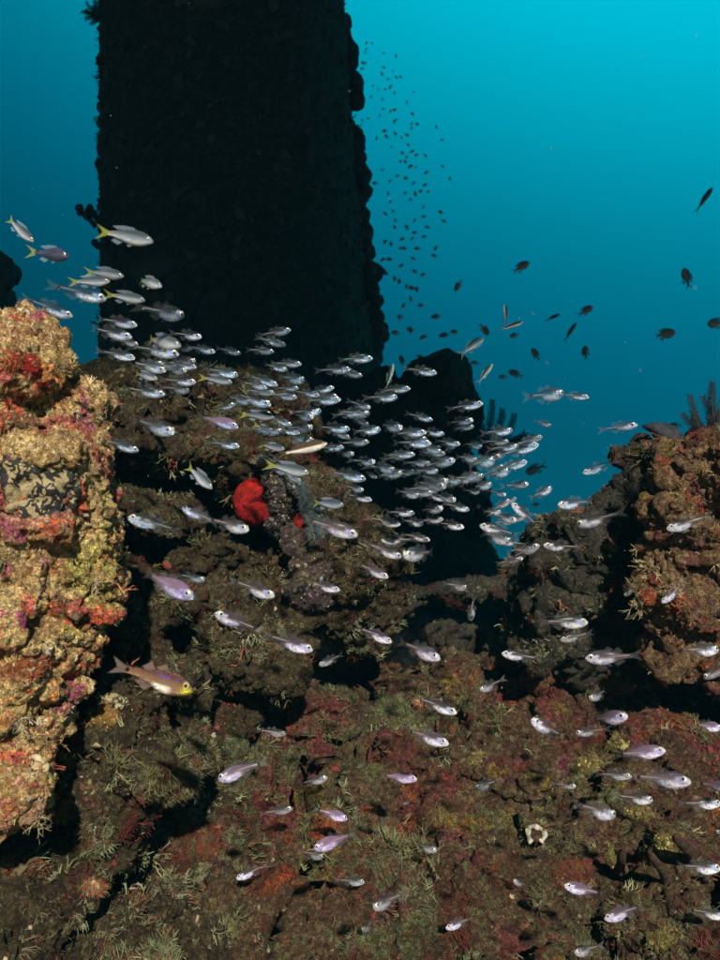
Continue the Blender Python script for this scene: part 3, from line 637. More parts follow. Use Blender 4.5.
def ring(px, py, r, tube_r, mat, label, cat, gap=0.0, seed=0):
    h = hit(px, py); loc, nor, d, ob = h; nor = (nor + (Vector((0, 0, 0)) - loc).normalized() * 1.4).normalized(); s = r * d / F; t = tube_r * d / F
    n = 40; V = []; rn = random.Random(seed)
    root = tag(link('ring_growth', None), label, cat); root.empty_display_size = .02
    pts = []; rr = []
    for i in range(n):
        a = gap + (2 * math.pi - 2 * gap) * i / (n - 1) + .5 * math.pi * 3
        w = 1 + .1 * math.sin(3 * a + seed); pts.append(Vector((math.cos(a) * s * w, math.sin(a) * s * w, .3 * t * math.sin(2 * a)))); rr.append(t * (1 + .25 * math.sin(5 * a + 1)) * (.5 if i in (0, n - 1) else 1))
    me = mesh_np('rim', *tube(pts, rr, 12), mat); displace(me, [lambda c, n_: .25 * t * fbm(c, 1.2 / t, 3, .6, seed)]); link('rim', me, root)
    V, Fc = ellipsoids([(Vector((0, 0, -t)), (s * .9, s * .9, t * 1.2))]); link('floor_plate', mesh_np('floor_plate', V, Fc, M['brown_finger'] if gap else mat), root)
    root.matrix_world = Matrix.Translation(loc + nor * t * .5) @ frame_from(nor, RT).to_4x4()
ring(536, 835, 8, 2.6, M['white'], 'white horseshoe shaped tunicate among the dark slope growth', 'tunicate', .5, 1)
ring(34, 768, 10, 3, M['tuft_cream'], 'round cream cup on the lowest lump of the bright outcrop', 'barnacle', 0, 2)

def bush(px, py, size, mat, label, seed, nmain=14, nside=7, r=.022, droop=.2):
    h = hit(px, py)
    if not h: return
    loc, nor, d, ob = h; s = size * d / F
    root = tag(link('hydroid_bush', None), label, 'hydroid'); rn = random.Random(seed)
    for k in range(3):
        V, Fc = tuft_geo(nmain // 3 + 1, nside, 1, r, seed * 7 + k, droop)
        b = link('branch_cluster', mesh_np('branch_cluster', V * s, Fc, mat), root); b.rotation_euler = (rn.uniform(-.5, .5), rn.uniform(-.5, .5), rn.uniform(0, 6))
    z = (nor * .6 + Vector((0, -1, .25))).normalized(); root.matrix_world = Matrix.Translation(loc) @ frame_from(z).to_4x4()
bushes = [(90, 472, 20, 'tuft_cream', 'stiff cream branching bush right of the netted tunicate'), (100, 580, 22, 'tuft_cream', 'dense cream bush on the knob of the bright outcrop'),
    (115, 765, 28, 'tuft_olive', 'loose grey green bush below the ochre sponge'), (20, 720, 22, 'tuft_cream', 'cream bush under the wide orange crust'), (38, 818, 20, 'tuft_cream', 'drooping cream fringe beneath the round cream cup'),
    (150, 775, 20, 'tuft_olive', 'small grey green bush beside the loose one'), (325, 735, 26, 'tuft_olive', 'fan shaped olive bush right of the upright orange crust'), (570, 850, 24, 'tuft_olive', 'round olive bush beside the white horseshoe tunicate'),
    (400, 850, 24, 'tuft_olive', 'olive bush at the middle of the slope'), (425, 855, 26, 'tuft_olive', 'spreading olive bush right of the small rust crust'), (650, 570, 20, 'tuft_cream', 'cream bush hanging on the ochre outcrop beside the boulder'),
    (640, 600, 24, 'tuft_cream', 'lowest cream bush of the ochre outcrop'), (672, 585, 16, 'tuft_cream', 'cream bush between two orange crusts'), (698, 735, 26, 'tuft_olive', 'olive bush near the end of the ridge'),
    (200, 545, 18, 'tuft_olive', 'olive bush inside the hollow of the mound'), (215, 650, 22, 'tuft_olive', 'olive bush above the slope near the yellow faced fish'), (232, 500, 10, 'tuft_cream', 'cream sprigs touching the red sponge'),
    (175, 600, 20, 'tuft_olive', 'olive bush on the lower ledge of the mound'), (500, 720, 22, 'tuft_olive', 'olive bush below the dark gap, left of the rust sponge'), (268, 745, 18, 'tuft_olive', 'small olive bush left of the upright orange crust'),
    (640, 690, 16, 'tuft_olive', 'olive bush on the ridge end of the long rust sponge'), (540, 905, 22, 'tuft_olive', 'olive bush left of the wide rust sponge'), (5, 560, 16, 'tuft_cream', 'cream bush at the frame edge of the bright outcrop'),
    (60, 370, 14, 'tuft_cream', 'cream fringe on the round head of the bright outcrop'), (52, 405, 14, 'tuft_cream', 'cream fringe below the round head of the bright outcrop'), (345, 560, 12, 'tuft_olive', 'olive sprigs on the grey violet sheet'), (230, 920, 24, 'tuft_olive', 'olive bush low on the slope beneath a striped headed fish')]
for k, (px, py, s, m, lb) in enumerate(bushes): bush(px, py, s, M[m], lb, 200 + k, 16 if s > 18 else 12, 9)

def finger(px, py, qx, qy, r, label, seed):
    h = hit(px, py); 
    if not h: return
    d = h[2] - .01; a = P(px, py, d); b = P(qx, qy, d - .12); pts = [a.lerp(b, t) + Vector((.006 * math.sin(5 * t), 0, 0)) for t in np.linspace(-.1, 1, 12)]
    rr = [r * d / F * (.6 + .3 * math.sin(3 * t)) * (1 if t < .93 else .55) for t in np.linspace(0, 1, 12)]
    V, Fc = tube(pts, rr, 18); tip = len(V); V = np.vstack([V, np.array((pts[-1] + (pts[-1] - pts[-2]) * .4)[:])[None]])
    cap = np.array([[11 * 18 + k, 11 * 18 + (k + 1) % 18, tip, tip] for k in range(18)]);
    me = bpy.data.meshes.new('finger_sponge'); me.from_pydata(V.tolist(), [], Fc.tolist() + [c[:3] for c in cap.tolist()]); me.materials.append(M['brown_finger'])
    for p in me.polygons: p.use_smooth = True
    displace(me, [lambda c, n: .0025 * fbm(c, 60, 3, .6, seed)]); tag(link('finger_sponge', me), label, 'sponge')
finger(614, 874, 626, 850, 5, 'dark brown finger sponge standing before the upright mustard crust', 1)
finger(664, 880, 652, 852, 5, 'dark brown finger sponge leaning towards the open slope', 2)
finger(693, 860, 678, 836, 6, 'short thick dark finger sponge nearest the slope end', 3)

def dark_disc():
    V, Fc = ellipsoids([(P(653, 432, 2.5), (18 * 2.5 / F, .03, 11 * 2.5 / F)), (P(672, 440, 2.5), (14 * 2.5 / F, .03, 7 * 2.5 / F)), (P(678, 452, 2.5), (8 * 2.5 / F, .04, 14 * 2.5 / F))])
    me = remeshed(V, Fc, .004); warped(me, [(.03, 12)], 4); displace(me, [lambda c, n: .012 * fbm(c, 20, 4, .6, 5)]); me.materials.clear(); me.materials.append(M['black_sponge'])
    tag(link('dark_sponge', me), 'dark lobed sponge silhouette behind the ochre outcrop', 'sponge')
dark_disc()

def feather_star(base, arms, mat, label, seed, pin=.02):
    root = tag(link('feather_star', None), label, 'feather star'); rn = random.Random(seed); root.location = base
    V, Fc = ellipsoids([(Vector((0, 0, 0)), (pin * .8, pin * .8, pin * .7))]); link('central_disc', mesh_np('central_disc', V, Fc, mat), root)
    for (dx, dy, dz, bend) in arms:
        tip = Vector((dx, dy, dz)); side = Vector((-tip.z, 0, tip.x)).normalized(); L = tip.length; parts = []
        ctr = [tip * t + side * bend * math.sin(math.pi * t * .9) for t in np.linspace(0, 1, 14)]
        parts.append(tube(ctr, [pin * .14 * (1.1 - t) for t in np.linspace(0, 1, 14)], 5))
        n = int(L / pin * 9)
        for k in range(n):
            t = .04 + .95 * k / n; f = t * 13; i = min(int(f), 12); p = ctr[i].lerp(ctr[i + 1], f - i); tg = (ctr[i + 1] - ctr[i]).normalized()
            for sgn in (-1, 1):
                s2 = tg.cross(Vector((0, 1, 0))).normalized() * sgn + tg * .7 + Vector((0, rn.uniform(-.6, .6), 0)); l = pin * (1.05 - .55 * t) * rn.uniform(.8, 1.15)
                parts.append(tube([p, p + s2.normalized() * l * .6, p + s2.normalized() * l + tg * l * .25], [pin * .045, pin * .04, pin * .02], 3))
        link('arm', mesh_np('arm', *join(parts), mat), root)
k5 = 4.6 / F
feather_star(P(484, 452, 4.6), [(-12 * k5, 0, 62 * k5, .0), (-2 * k5, .05, 60 * k5, .01), (10 * k5, 0, 55 * k5, -.01), (20 * k5, .03, 48 * k5, -.03), (30 * k5, 0, 42 * k5, -.05), (42 * k5, 0, 22 * k5, -.03), (46 * k5, .04, 8 * k5, .0), (40 * k5, .02, 2 * k5, .02), (52 * k5, 0, 14 * k5, .02)], M['feather'],
             'feather star silhouette with fanned arms beside the dark rock stack', 3, .045)
k2 = 2.3 / F
feather_star(P(701, 432, 2.1), [(-6 * k2, 0, 36 * k2, .004), (2 * k2, .05, 24 * k2, 0), (-12 * k2, .02, 20 * k2, .004)], M['feather'], 'black feather star standing on the ochre outcrop, inner of two', 4, .02)
feather_star(P(715, 430, 2.08), [(2 * k2, 0, 46 * k2, .004), (-6 * k2, .02, 34 * k2, -.006), (14 * k2, .02, 36 * k2, -.006)], M['feather'], 'black feather star standing on the ochre outcrop at the frame edge', 5, .022)
k6 = 5.9 / F
feather_star(P(97, 14, 5.9), [(math.cos(a) * 14 * k6, random.uniform(-.05, .05), math.sin(a) * 13 * k6, .01) for a in np.linspace(1.3, 5.0, 12)], M['feather'], 'small bristly feather star on the pillar edge near the top', 6, .03)
def twig(pts, r, label):
    parts = [tube([P(*q) for q in pts], [r] * len(pts), 6)]
    for q in pts[1:]:
        c = P(*q); parts_v = ellipsoids([(c, (r * 1.5, r * 1.4, r * 1.7))]); 
        parts.append((parts_v[0], np.c_[parts_v[1], parts_v[1][:, 2]]))
    V, Fc = join(parts); me = bpy.data.meshes.new('soft_coral'); me.from_pydata(V.tolist(), [], [tuple(dict.fromkeys(f)) for f in Fc.tolist()]); me.materials.append(M['feather'])
    displace(me, [lambda c, n: .012 * fbm(c, 25, 3, .5, 7)])
    tag(link('soft_coral', me), label, 'coral')
twig([(106, 232, 5.85), (100, 222, 5.85), (93, 213, 5.85), (90, 209, 5.85)], .022, 'black branching soft coral jutting off the pillar above a yellow tailed fish')
twig([(96, 226, 5.8), (86, 216, 5.8), (80, 212, 5.8), (79, 208, 5.8)], .02, 'outermost black knobbly coral twig off the pillar')
twig([(108, 250, 5.85), (98, 246, 5.85), (95, 243, 5.85)], .018, 'short black coral stub on the pillar under the yellow tailed fish')

turf()

# ------------------------------------------------------------------ fish
def fish_body_mat(name, kind):
    s = NT(name); tcn = s.n('ShaderNodeTexCoord'); v = tcn.outputs['Object']; xyz = s.n('ShaderNodeSeparateXYZ', {0: v}); x, y, z = xyz.outputs
    oi = s.n('ShaderNodeObjectInfo'); oc = s.n('ShaderNodeSeparateColor', {0: oi.outputs['Color']}); ghost, violet, shine = oc.outputs[0], oc.outputs[1], oc.outputs[2]; warm = oi.outputs['Alpha']
    scl = s.n('ShaderNodeTexVoronoi', {'Vector': s.n('ShaderNodeVectorMath', {0: v, 1: (1.0, .25, 1.25)}, operation='MULTIPLY').outputs[0], 'Scale': 42.0, 'Randomness': .25})
    bumpn = s.n('ShaderNodeBump', {'Strength': .5, 'Distance': .01, 'Height': scl.outputs['Distance']}).outputs[0]
    nz = s.noise(v, 16, 4, .6)
    if kind == 'cardinal':
        # silver: gill cover and belly
        zz = s.math('ADD', z, s.math('MULTIPLY', s.math('SUBTRACT', nz, .5), .05))
        belly = s.math('MULTIPLY', s.smooth(zz, .012, -.035), s.smooth(x, -.02, .14))
        head = s.math('MULTIPLY', s.smooth(x, .25, .31), s.smooth(zz, .06, .02))
        sil = s.math('MAXIMUM', belly, head)
        line = s.math('MULTIPLY', s.smooth(s.math('ABSOLUTE', s.math('SUBTRACT', z, .015)), .012, .004), s.smooth(x, .2, -.05))
        iri = s.mix(s.smooth(s.noise(v, 9, 3), .42, .66), (.98, .96, .95), (.4, .52, .92))
        iri = s.mix(s.math('MULTIPLY', violet, s.smooth(nz, .35, .6)), iri, (.62, .42, .95))
        iri = s.mix(s.smooth(s.noise(v, 34, 2), .54, .64), iri, (.12, .14, .2))
        iri = s.mix(1.0, iri, s.mix(warm, (.62, .82, .96), (1.0, .97, .96)), 'MULTIPLY')
        metal = s.math('MULTIPLY', s.smooth(s.noise(s.n('ShaderNodeVectorMath', {0: v, 1: (1.0, 1.0, 2.2)}, operation='MULTIPLY').outputs[0], 13, 3, .6), .42, .56), s.mix(warm, (.75, .75, .75), (.12, .12, .12)))
        silver = s.n('ShaderNodeBsdfPrincipled', {'Base Color': iri, 'Metallic': metal, 'Roughness': .3, 'Normal': bumpn, 'Specular IOR Level': 1.0}).outputs[0]
        back = s.mix(s.smooth(z, .0, .1), (.17, .15, .15), (.05, .055, .055))
        back = s.mix(s.math('SUBTRACT', 1.0, warm, clamp=True), back, s.mix(s.smooth(z, .0, .1), (.1, .17, .2), (.03, .06, .075)))
        back = s.mix(violet, back, (.42, .25, .42))
        back = s.mix(1.0, back, s.ramp(scl.outputs['Distance'], [(0, 1.25), (.5, .6)]), 'MULTIPLY')
        back = s.mix(s.math('MULTIPLY', line, .7), back, s.mix(warm, (.4, .5, .55), (.75, .6, .57)))
        spot_ = s.math('MULTIPLY', s.smooth(s.math('ABSOLUTE', s.math('ADD', x, .255)), .03, .02), s.smooth(s.math('ABSOLUTE', s.math('ADD', z, -.005)), .036, .026))
        back = s.mix(spot_, back, (.01, .008, .008))
        flesh = s.n('ShaderNodeBsdfPrincipled', {'Base Color': back, 'Roughness': .32, 'Normal': bumpn, 'Specular IOR Level': .9, 'Coat Weight': .3, 'Coat Roughness': .25}).outputs[0]
        tr = s.n('ShaderNodeBsdfTransparent', {0: (.85, .85, .85, 1)}).outputs[0]
        alpha = s.math('MAXIMUM', s.math('MULTIPLY', s.smooth(x, -.55, .3), ghost), s.math('MAXIMUM', spot_, s.math('MULTIPLY', line, .45)), clamp=True)
        fl = s.n('ShaderNodeMixShader', {0: alpha, 1: tr, 2: flesh}).outputs[0]
        return s.done(s.n('ShaderNodeMixShader', {0: s.math('MULTIPLY', sil, shine, clamp=True), 1: fl, 2: silver}).outputs[0])
    if kind == 'goldface':
        c = s.mix(s.smooth(z, -.02, .07), (.5, .28, .15), (.22, .09, .06))
        c = s.mix(1.0, c, s.ramp(scl.outputs['Distance'], [(0, 1.45), (.5, .55)]), 'MULTIPLY')
        c = s.mix(s.math('MULTIPLY', s.math('MULTIPLY', s.smooth(nz, .42, .6), .7), s.math('MULTIPLY', s.smooth(x, .0, .2), s.smooth(s.math('ABSOLUTE', s.math('SUBTRACT', z, .05)), .03, .01))), c, (.2, .12, .6))
        bel = s.math('MULTIPLY', s.smooth(z, -.03, -.06), s.smooth(s.math('ABSOLUTE', s.math('SUBTRACT', x, .15)), .14, .05))
        c = s.mix(bel, c, (.95, .85, .72))
        c = s.mix(s.math('MULTIPLY', s.smooth(x, .33, .42), s.smooth(z, .01, -.02)), c, (.55, .5, .03))
        spot_ = s.smooth(s.n('ShaderNodeVectorMath', {0: s.n('ShaderNodeVectorMath', {0: v, 1: (1, 0, 1)}, operation='MULTIPLY').outputs[0], 1: (-.27, 0, .004)}, operation='DISTANCE').outputs['Value'], .03, .022)
        c = s.mix(spot_, c, (.01, .008, .008))
        met, ro = .35, .32
    elif kind == 'yellowtail':
        c = s.mix(s.smooth(z, -.06, .08), (.6, .66, .74), (.09, .12, .14))
        c = s.mix(s.math('MULTIPLY', s.smooth(x, -.12, -.3), .9), c, (.42, .42, .06))
        c = s.mix(s.smooth(z, -.07, -.11), c, (.9, .86, .82))
        c = s.mix(1.0, c, s.ramp(scl.outputs['Distance'], [(0, 1.15), (.5, .75)]), 'MULTIPLY')
        c = s.mix(s.math('SUBTRACT', 1.0, shine, clamp=True), c, (.03, .04, .09))
        met, ro = .3, .38
    elif kind == 'slim':
        c = s.mix(s.smooth(z, -.02, .012), (.55, .68, .74), (.02, .05, .06))
        c = s.mix(s.smooth(s.math('ABSOLUTE', s.math('SUBTRACT', z, .022)), .01, .003), c, (.2, .28, .2))
        c = s.mix(s.math('SUBTRACT', 1.0, shine, clamp=True), c, (.03, .05, .055))
        met, ro = .5, .3
    elif kind == 'twotone':
        c = s.mix(s.smooth(z, .0, .025), (.85, .8, .72), (.1, .06, .03)); met, ro = .2, .35
    else:
        c = s.mix(s.smooth(z, -.1, .15), (.2, .22, .23), (.09, .1, .11)); met, ro = .0, .5
    p = s.n('ShaderNodeBsdfPrincipled', {'Base Color': c, 'Metallic': met, 'Roughness': ro, 'Normal': bumpn, 'Specular IOR Level': .6})
    return s.done(p.outputs[0])
def fin_mat(name, colr, alpha):
    s = NT(name); v = s.n('ShaderNodeTexCoord').outputs['Object']
    c = s.mix(s.noise(v, 30, 3), tuple(q * .7 for q in colr), tuple(min(1, q * 1.3) for q in colr))
    d = s.n('ShaderNodeBsdfPrincipled', {'Base Color': c, 'Roughness': .4}).outputs[0]
    tl = s.n('ShaderNodeBsdfTranslucent', {0: c}).outputs[0]
    d = s.n('ShaderNodeMixShader', {0: .3, 1: d, 2: tl}).outputs[0]
    return s.done(s.n('ShaderNodeMixShader', {0: alpha, 1: s.n('ShaderNodeBsdfTransparent').outputs[0], 2: d}).outputs[0])
for k in ('cardinal', 'goldface', 'yellowtail', 'slim', 'twotone', 'chromis'): M['b_' + k] = fish_body_mat(k + ' skin', k)
M['f_cardinal'] = fin_mat('clear fin', (.3, .3, .3), .12); M['f_goldface'] = fin_mat('tan fin', (.3, .18, .13), .3); M['f_yellowtail'] = fin_mat('yellow fin', (.36, .4, .07), .7)
M['f_slim'] = fin_mat('grey fin', (.2, .25, .22), .6); M['f_twotone'] = fin_mat('brown fin', (.12, .08, .05), .6); M['f_chromis'] = fin_mat('dark fin', (.08, .1, .1), .8)
M['f_pale'] = fin_mat('pale fin', (.4, .5, .6), .4)
def eye_mats():
    s = NT('eye silver'); M['eye'] = s.done(s.n('ShaderNodeBsdfPrincipled', {'Base Color': (.8, .78, .66, 1), 'Metallic': .3, 'Roughness': .18}).outputs[0])
    s = NT('eye gold'); M['eye_gold'] = s.done(s.n('ShaderNodeBsdfPrincipled', {'Base Color': (.8, .6, .2, 1), 'Metallic': .3, 'Roughness': .2}).outputs[0])
    s = NT('pupil'); M['pupil'] = s.done(s.n('ShaderNodeBsdfPrincipled', {'Base Color': (.004, .004, .005, 1), 'Roughness': .08, 'Specular IOR Level': .8}).outputs[0])
eye_mats()

PROF = {   # t (0 nose .. 1 tail root), half height, half width, centre z
 'cardinal': [(0, .012, .008, -.012), (.03, .04, .024, -.012), (.08, .07, .038, -.008), (.16, .101, .05, -.002), (.26, .124, .055, .0), (.38, .128, .053, -.002), (.5, .11, .045, .002), (.62, .081, .034, .006), (.74, .055, .024, .007), (.86, .041, .016, .006), (.95, .038, .011, .005), (1, .04, .006, .005)],
 'yellowtail': [(0, .012, .01, -.01), (.04, .045, .03, -.006), (.1, .078, .045, 0), (.2, .112, .056, .002), (.32, .13, .06, .0), (.46, .126, .055, 0), (.6, .102, .042, .002), (.74, .068, .028, .003), (.86, .043, .018, .002), (.95, .036, .012, .0), (1, .04, .006, 0)],
 'slim': [(0, .01, .008, -.006), (.04, .036, .02, -.004), (.1, .06, .03, 0), (.22, .083, .038, 0), (.36, .092, .04, 0), (.52, .084, .036, 0), (.68, .06, .026, 0), (.82, .037, .016, 0), (.94, .024, .01, 0), (1, .028, .005, 0)],
 'chromis': [(0, .015, .01, -.01), (.04, .06, .035, -.006), (.1, .11, .055, 0), (.2, .165, .07, .0), (.34, .195, .074, .0), (.5, .185, .066, 0), (.65, .14, .05, .0), (.78, .085, .032, .0), (.88, .052, .02, .0), (.95, .044, .012, 0), (1, .048, .006, 0)]}
PROF['goldface'] = [(t, h * 1.02, w * 1.05, c) for t, h, w, c in PROF['cardinal']]; PROF['twotone'] = [(t, h * 1.15, w, c) for t, h, w, c in PROF['slim']]
X0, X1 = .5, -.29
def bendf(V, b):
    V = np.array(V, np.float32); t = np.clip(.15 - V[:, 0], 0, 1); V[:, 1] += b * t ** 2 * 1.0; V[:, 0] += abs(b) * t ** 2 * .25; return V
def body_geo(kind, n=30, m=22):
    pr = np.array(PROF[kind]); ts = (np.linspace(0, 1, n) ** 1.15); V = []; Fc = []
    for t in ts:
        h, w, c = (np.interp(t, pr[:, 0], pr[:, q]) for q in (1, 2, 3)); x = X0 + (X1 - X0) * t
        for k in range(m):
            a = 2 * math.pi * k / m; ca, sa = math.cos(a), math.sin(a)
            V.append((x, w * np.sign(ca) * abs(ca) ** 1.1, c + h * sa))
    for i in range(n - 1):
        for k in range(m): Fc.append((i * m + k, i * m + (k + 1) % m, (i + 1) * m + (k + 1) % m, (i + 1) * m + k))
    V = np.array(V, np.float32)
    for _ in range(2):                  # soften the profile's corners along the length
        G = V.reshape(n, m, 3); G[1:-1] = (G[:-2] + 2 * G[1:-1] + G[2:]) / 4; V = G.reshape(-1, 3)
    F2 = [tuple(f) for f in Fc] + [tuple(range(m))[::-1], tuple((n - 1) * m + k for k in range(m))]
    return V, F2
def gill_and_mouth(V, kind):
    # shallow groove behind the gill cover and a slit for the mouth
    x, z = V[:, 0], V[:, 2]
    g_ = np.exp(-((x - (.27 - 2.2 * z ** 2)) / .008) ** 2) * (np.abs(z) < .09); m_ = np.exp(-((z - (-.03 + .3 * (.5 - x))) / .006) ** 2) * (x > .44)
    V[:, 1] *= (1 - .09 * g_) * (1 - .2 * m_); return V
def fin_geo(base, tip, rays=9, segs=3, wob=.0025):
    """base, tip: lists of (x,z); makes a ribbed membrane between them"""
    b = np.array(base, float); t = np.array(tip, float); V, Fc = [], []; R2 = rays * 2 + 1
    lb = np.linspace(0, 1, len(b)); lt = np.linspace(0, 1, len(t))
    for i in range(R2):
        u = i / (R2 - 1); B = [np.interp(u, lb, b[:, q]) for q in (0, 1)]; T = [np.interp(u, lt, t[:, q]) for q in (0, 1)]
        for j in range(segs + 1):
            s = j / segs * (1 if i % 2 == 0 else .975); V.append((B[0] + (T[0] - B[0]) * s, wob * (1 if i % 2 else -1) * (1 - .5 * s), B[1] + (T[1] - B[1]) * s))
    for i in range(R2 - 1):
        for j in range(segs):
            a = i * (segs + 1) + j; Fc.append((a, a + 1, a + segs + 2, a + segs + 1))
    return np.array(V, np.float32), Fc
def mk(name, V, Fc, mat):
    me = bpy.data.meshes.new(name); me.from_pydata([tuple(map(float, v)) for v in V], [], [tuple(int(q) for q in f) for f in Fc]); me.materials.append(mat)
    me.polygons.foreach_set('use_smooth', np.ones(len(me.polygons), bool)); me.update(); return me
FINS = {
 'cardinal': [('tail_fin', [(-.28, .038), (-.285, .005), (-.28, -.03)], [(-.47, .105), (-.44, .07), (-.385, .005), (-.44, -.065), (-.47, -.095)], 'f'),
              ('dorsal_fin', [(.2, .098), (.08, .092)], [(.12, .185), (.02, .12)], 'f'), ('dorsal_fin', [(.04, .085), (-.08, .06)], [(-.04, .165), (-.13, .09)], 'f'),
              ('anal_fin', [(.05, -.09), (-.1, -.05)], [(-.02, -.15), (-.16, -.075)], 'f'), ('pelvic_fin', [(.2, -.1), (.15, -.1)], [(.1, -.165), (.08, -.13)], 'f')],
 'yellowtail': [('tail_fin', [(-.27, .042), (-.285, .0), (-.27, -.042)], [(-.5, .13), (-.42, .07), (-.36, .0), (-.42, -.07), (-.5, -.13)], 'f'),
              ('dorsal_fin', [(.22, .115), (-.1, .085)], [(.16, .16), (.0, .165), (-.2, .13)], 'p'), ('anal_fin', [(.0, -.11), (-.14, -.07)], [(-.08, -.165), (-.2, -.11)], 'p'), ('pelvic_fin', [(.22, -.11), (.17, -.115)], [(.1, -.17), (.07, -.14)], 'p')],
 'slim': [('tail_fin', [(-.28, .022), (-.285, .0), (-.28, -.022)], [(-.5, .1), (-.42, .045), (-.36, .0), (-.42, -.045), (-.5, -.1)], 'f'),
              ('dorsal_fin', [(.16, .086), (-.12, .052)], [(.1, .125), (-.18, .066)], 'f'), ('anal_fin', [(-.02, -.078), (-.16, -.044)], [(-.06, -.11), (-.2, -.06)], 'f')],
 'chromis': [('tail_fin', [(-.26, .048), (-.285, .0), (-.26, -.048)], [(-.52, .17), (-.42, .08), (-.34, .0), (-.42, -.08), (-.52, -.17)], 'f'),
              ('dorsal_fin', [(.24, .15), (-.14, .11)], [(.14, .235), (-.04, .23), (-.26, .15)], 'f'), ('anal_fin', [(.02, -.17), (-.15, -.1)], [(-.06, -.25), (-.24, -.14)], 'f'), ('pelvic_fin', [(.24, -.16), (.18, -.17)], [(.1, -.27), (.07, -.22)], 'f')]}
FINS['goldface'] = FINS['cardinal']; FINS['twotone'] = FINS['slim']
EYE = {'cardinal': (.405, .02, .046), 'goldface': (.405, .018, .04), 'yellowtail': (.415, .016, .034), 'slim': (.43, .008, .02), 'twotone': (.43, .008, .02), 'chromis': (.4, .02, .032)}
SET = {}
def fish_set(kind, b):
    if (kind, b) in SET: return SET[(kind, b)]
    V, Fc = body_geo(kind); V = gill_and_mouth(V, kind); out = {'body': mk(kind + '_body', bendf(V, b), Fc, M['b_' + kind]), 'fins': []}
    for nm, ba, ti, w in FINS[kind]:
        Vf, Ff = fin_geo(ba, ti, 7 if nm != 'pelvic_fin' else 3); out['fins'].append((nm, mk(nm, bendf(Vf, b), Ff, M[('f_' + kind) if w == 'f' else 'f_pale'])))
    for sg in (-1, 1):      # pectoral fins stand off the flank
        Vf, Ff = fin_geo([(.24, .0), (.235, -.035)], [(.13, .02), (.1, -.05)], 4); w = .05 if kind != 'slim' else .034; Vf[:, 1] = sg * (w + (.24 - Vf[:, 0]) * .3 + np.abs(Vf[:, 1]))
        out['fins'].append(('pectoral_fin', mk('pectoral_fin', bendf(Vf, b), Ff, M['f_cardinal'])))
    ex, ez, er = EYE[kind]; pr = np.array(PROF[kind]); t = (X0 - ex) / (X0 - X1); w = float(np.interp(t, pr[:, 0], pr[:, 2]))
    I = ico(3); out['eye'] = mk('eye', I[0] * np.array([er, er * .5, er]), I[1], M['eye_gold' if kind == 'goldface' else 'eye'])
    out['pupil'] = mk('pupil', I[0] * np.array([er * .56, er * .22, er * .56]), I[1], M['pupil']); out['pos'] = (ex, w * .78, ez, er)
    allV, allF, o = [], [], 0     # one small mesh for the far copies
    Vl, Fl = body_geo(kind, 12, 8); allV.append(bendf(Vl, b)); allF += Fl; o = len(Vl)
    for nm, ba, ti, w_ in FINS[kind][:3]:
        Vf, Ff = fin_geo(ba, ti, 2, 1); allV.append(bendf(Vf, b)); allF += [tuple(q + o for q in f) for f in Ff]; o += len(Vf)
    out['tiny'] = mk(kind + '_far', np.vstack(allV), allF, M['b_' + kind]); SET[(kind, b)] = out; return out
LEN = {'cardinal': .09, 'goldface': .12, 'yellowtail': .085, 'slim': .1, 'twotone': .1, 'chromis': .1}
def put_fish(kind, hx, hy, tx, ty, name, yaw=None, color=(.6, 0, 1), depth=None, bend=None, detail=2, warm=1.0):
    rn = random.Random(int(hx * 13 + hy * 7 + tx)); ln = math.hypot(hx - tx, hy - ty)
    if yaw is None: yaw = R(rn.gauss(0, 22)); yaw = max(R(-50), min(R(50), yaw))
    L = LEN[kind] * rn.uniform(.92, 1.08)
    d = depth or F * L * math.cos(yaw) / ln
    if depth is None:
        far = 1e9
        for q in ((hx, hy), ((hx + tx) / 2, (hy + ty) / 2), (tx, ty)):
            h = hit(*q)
            if h and h[3].name != 'jetty_pillar': far = min(far, h[2])
        lim = far - .09 if far < 4 else 2.9
        d = min(d, lim, 2.9)
    L = ln * d / (F * math.cos(yaw))
    b = bend if bend is not None else rn.choice((-.6, -.35, -.15, .0, .15, .35, .6))
    S = fish_set(kind, b)
    a = (RT * (hx - tx) - UP * (hy - ty)).normalized(); lat0 = ray((hx + tx) / 2, (hy + ty) / 2).normalized()
    a = (a * math.cos(yaw) + lat0 * math.sin(yaw)).normalized(); lat = (lat0 - a * lat0.dot(a)).normalized(); up = a.cross(lat)
    if up.z < 0: up = -up
    if abs(a.z) > .85 and up.x > 0 : up = up
    y = up.cross(a); rl = R(rn.uniform(-9, 9)); Mx = Matrix((a, y, up)).transposed() @ Matrix.Rotation(rl, 3, 'X')
    MW = Matrix.Translation(P((hx + tx) / 2, (hy + ty) / 2, d)) @ Mx.to_4x4() @ Matrix.Diagonal((L, L, L, 1))
    if detail == 0:
        o = link(name, S['tiny']); o.matrix_world = MW; o.color = (*color, 1); return o
    root = link(name, None); root.matrix_world = MW; root.empty_display_size = .3
    bd = link('body', S['body'], root); bd.color = (*color, warm)
    for nm, me in S['fins']:
        if detail == 1 and nm in ('pectoral_fin', 'pelvic_fin'): continue
        link(nm, me, root)
    ex, ey, ez, er = S['pos']
    for sg in ((-1, 1)):
        e = link('eye', S['eye'], root, (ex, sg * ey, ez)); link('pupil', S['pupil'], e, (0, sg * er * .36, 0))
    return root

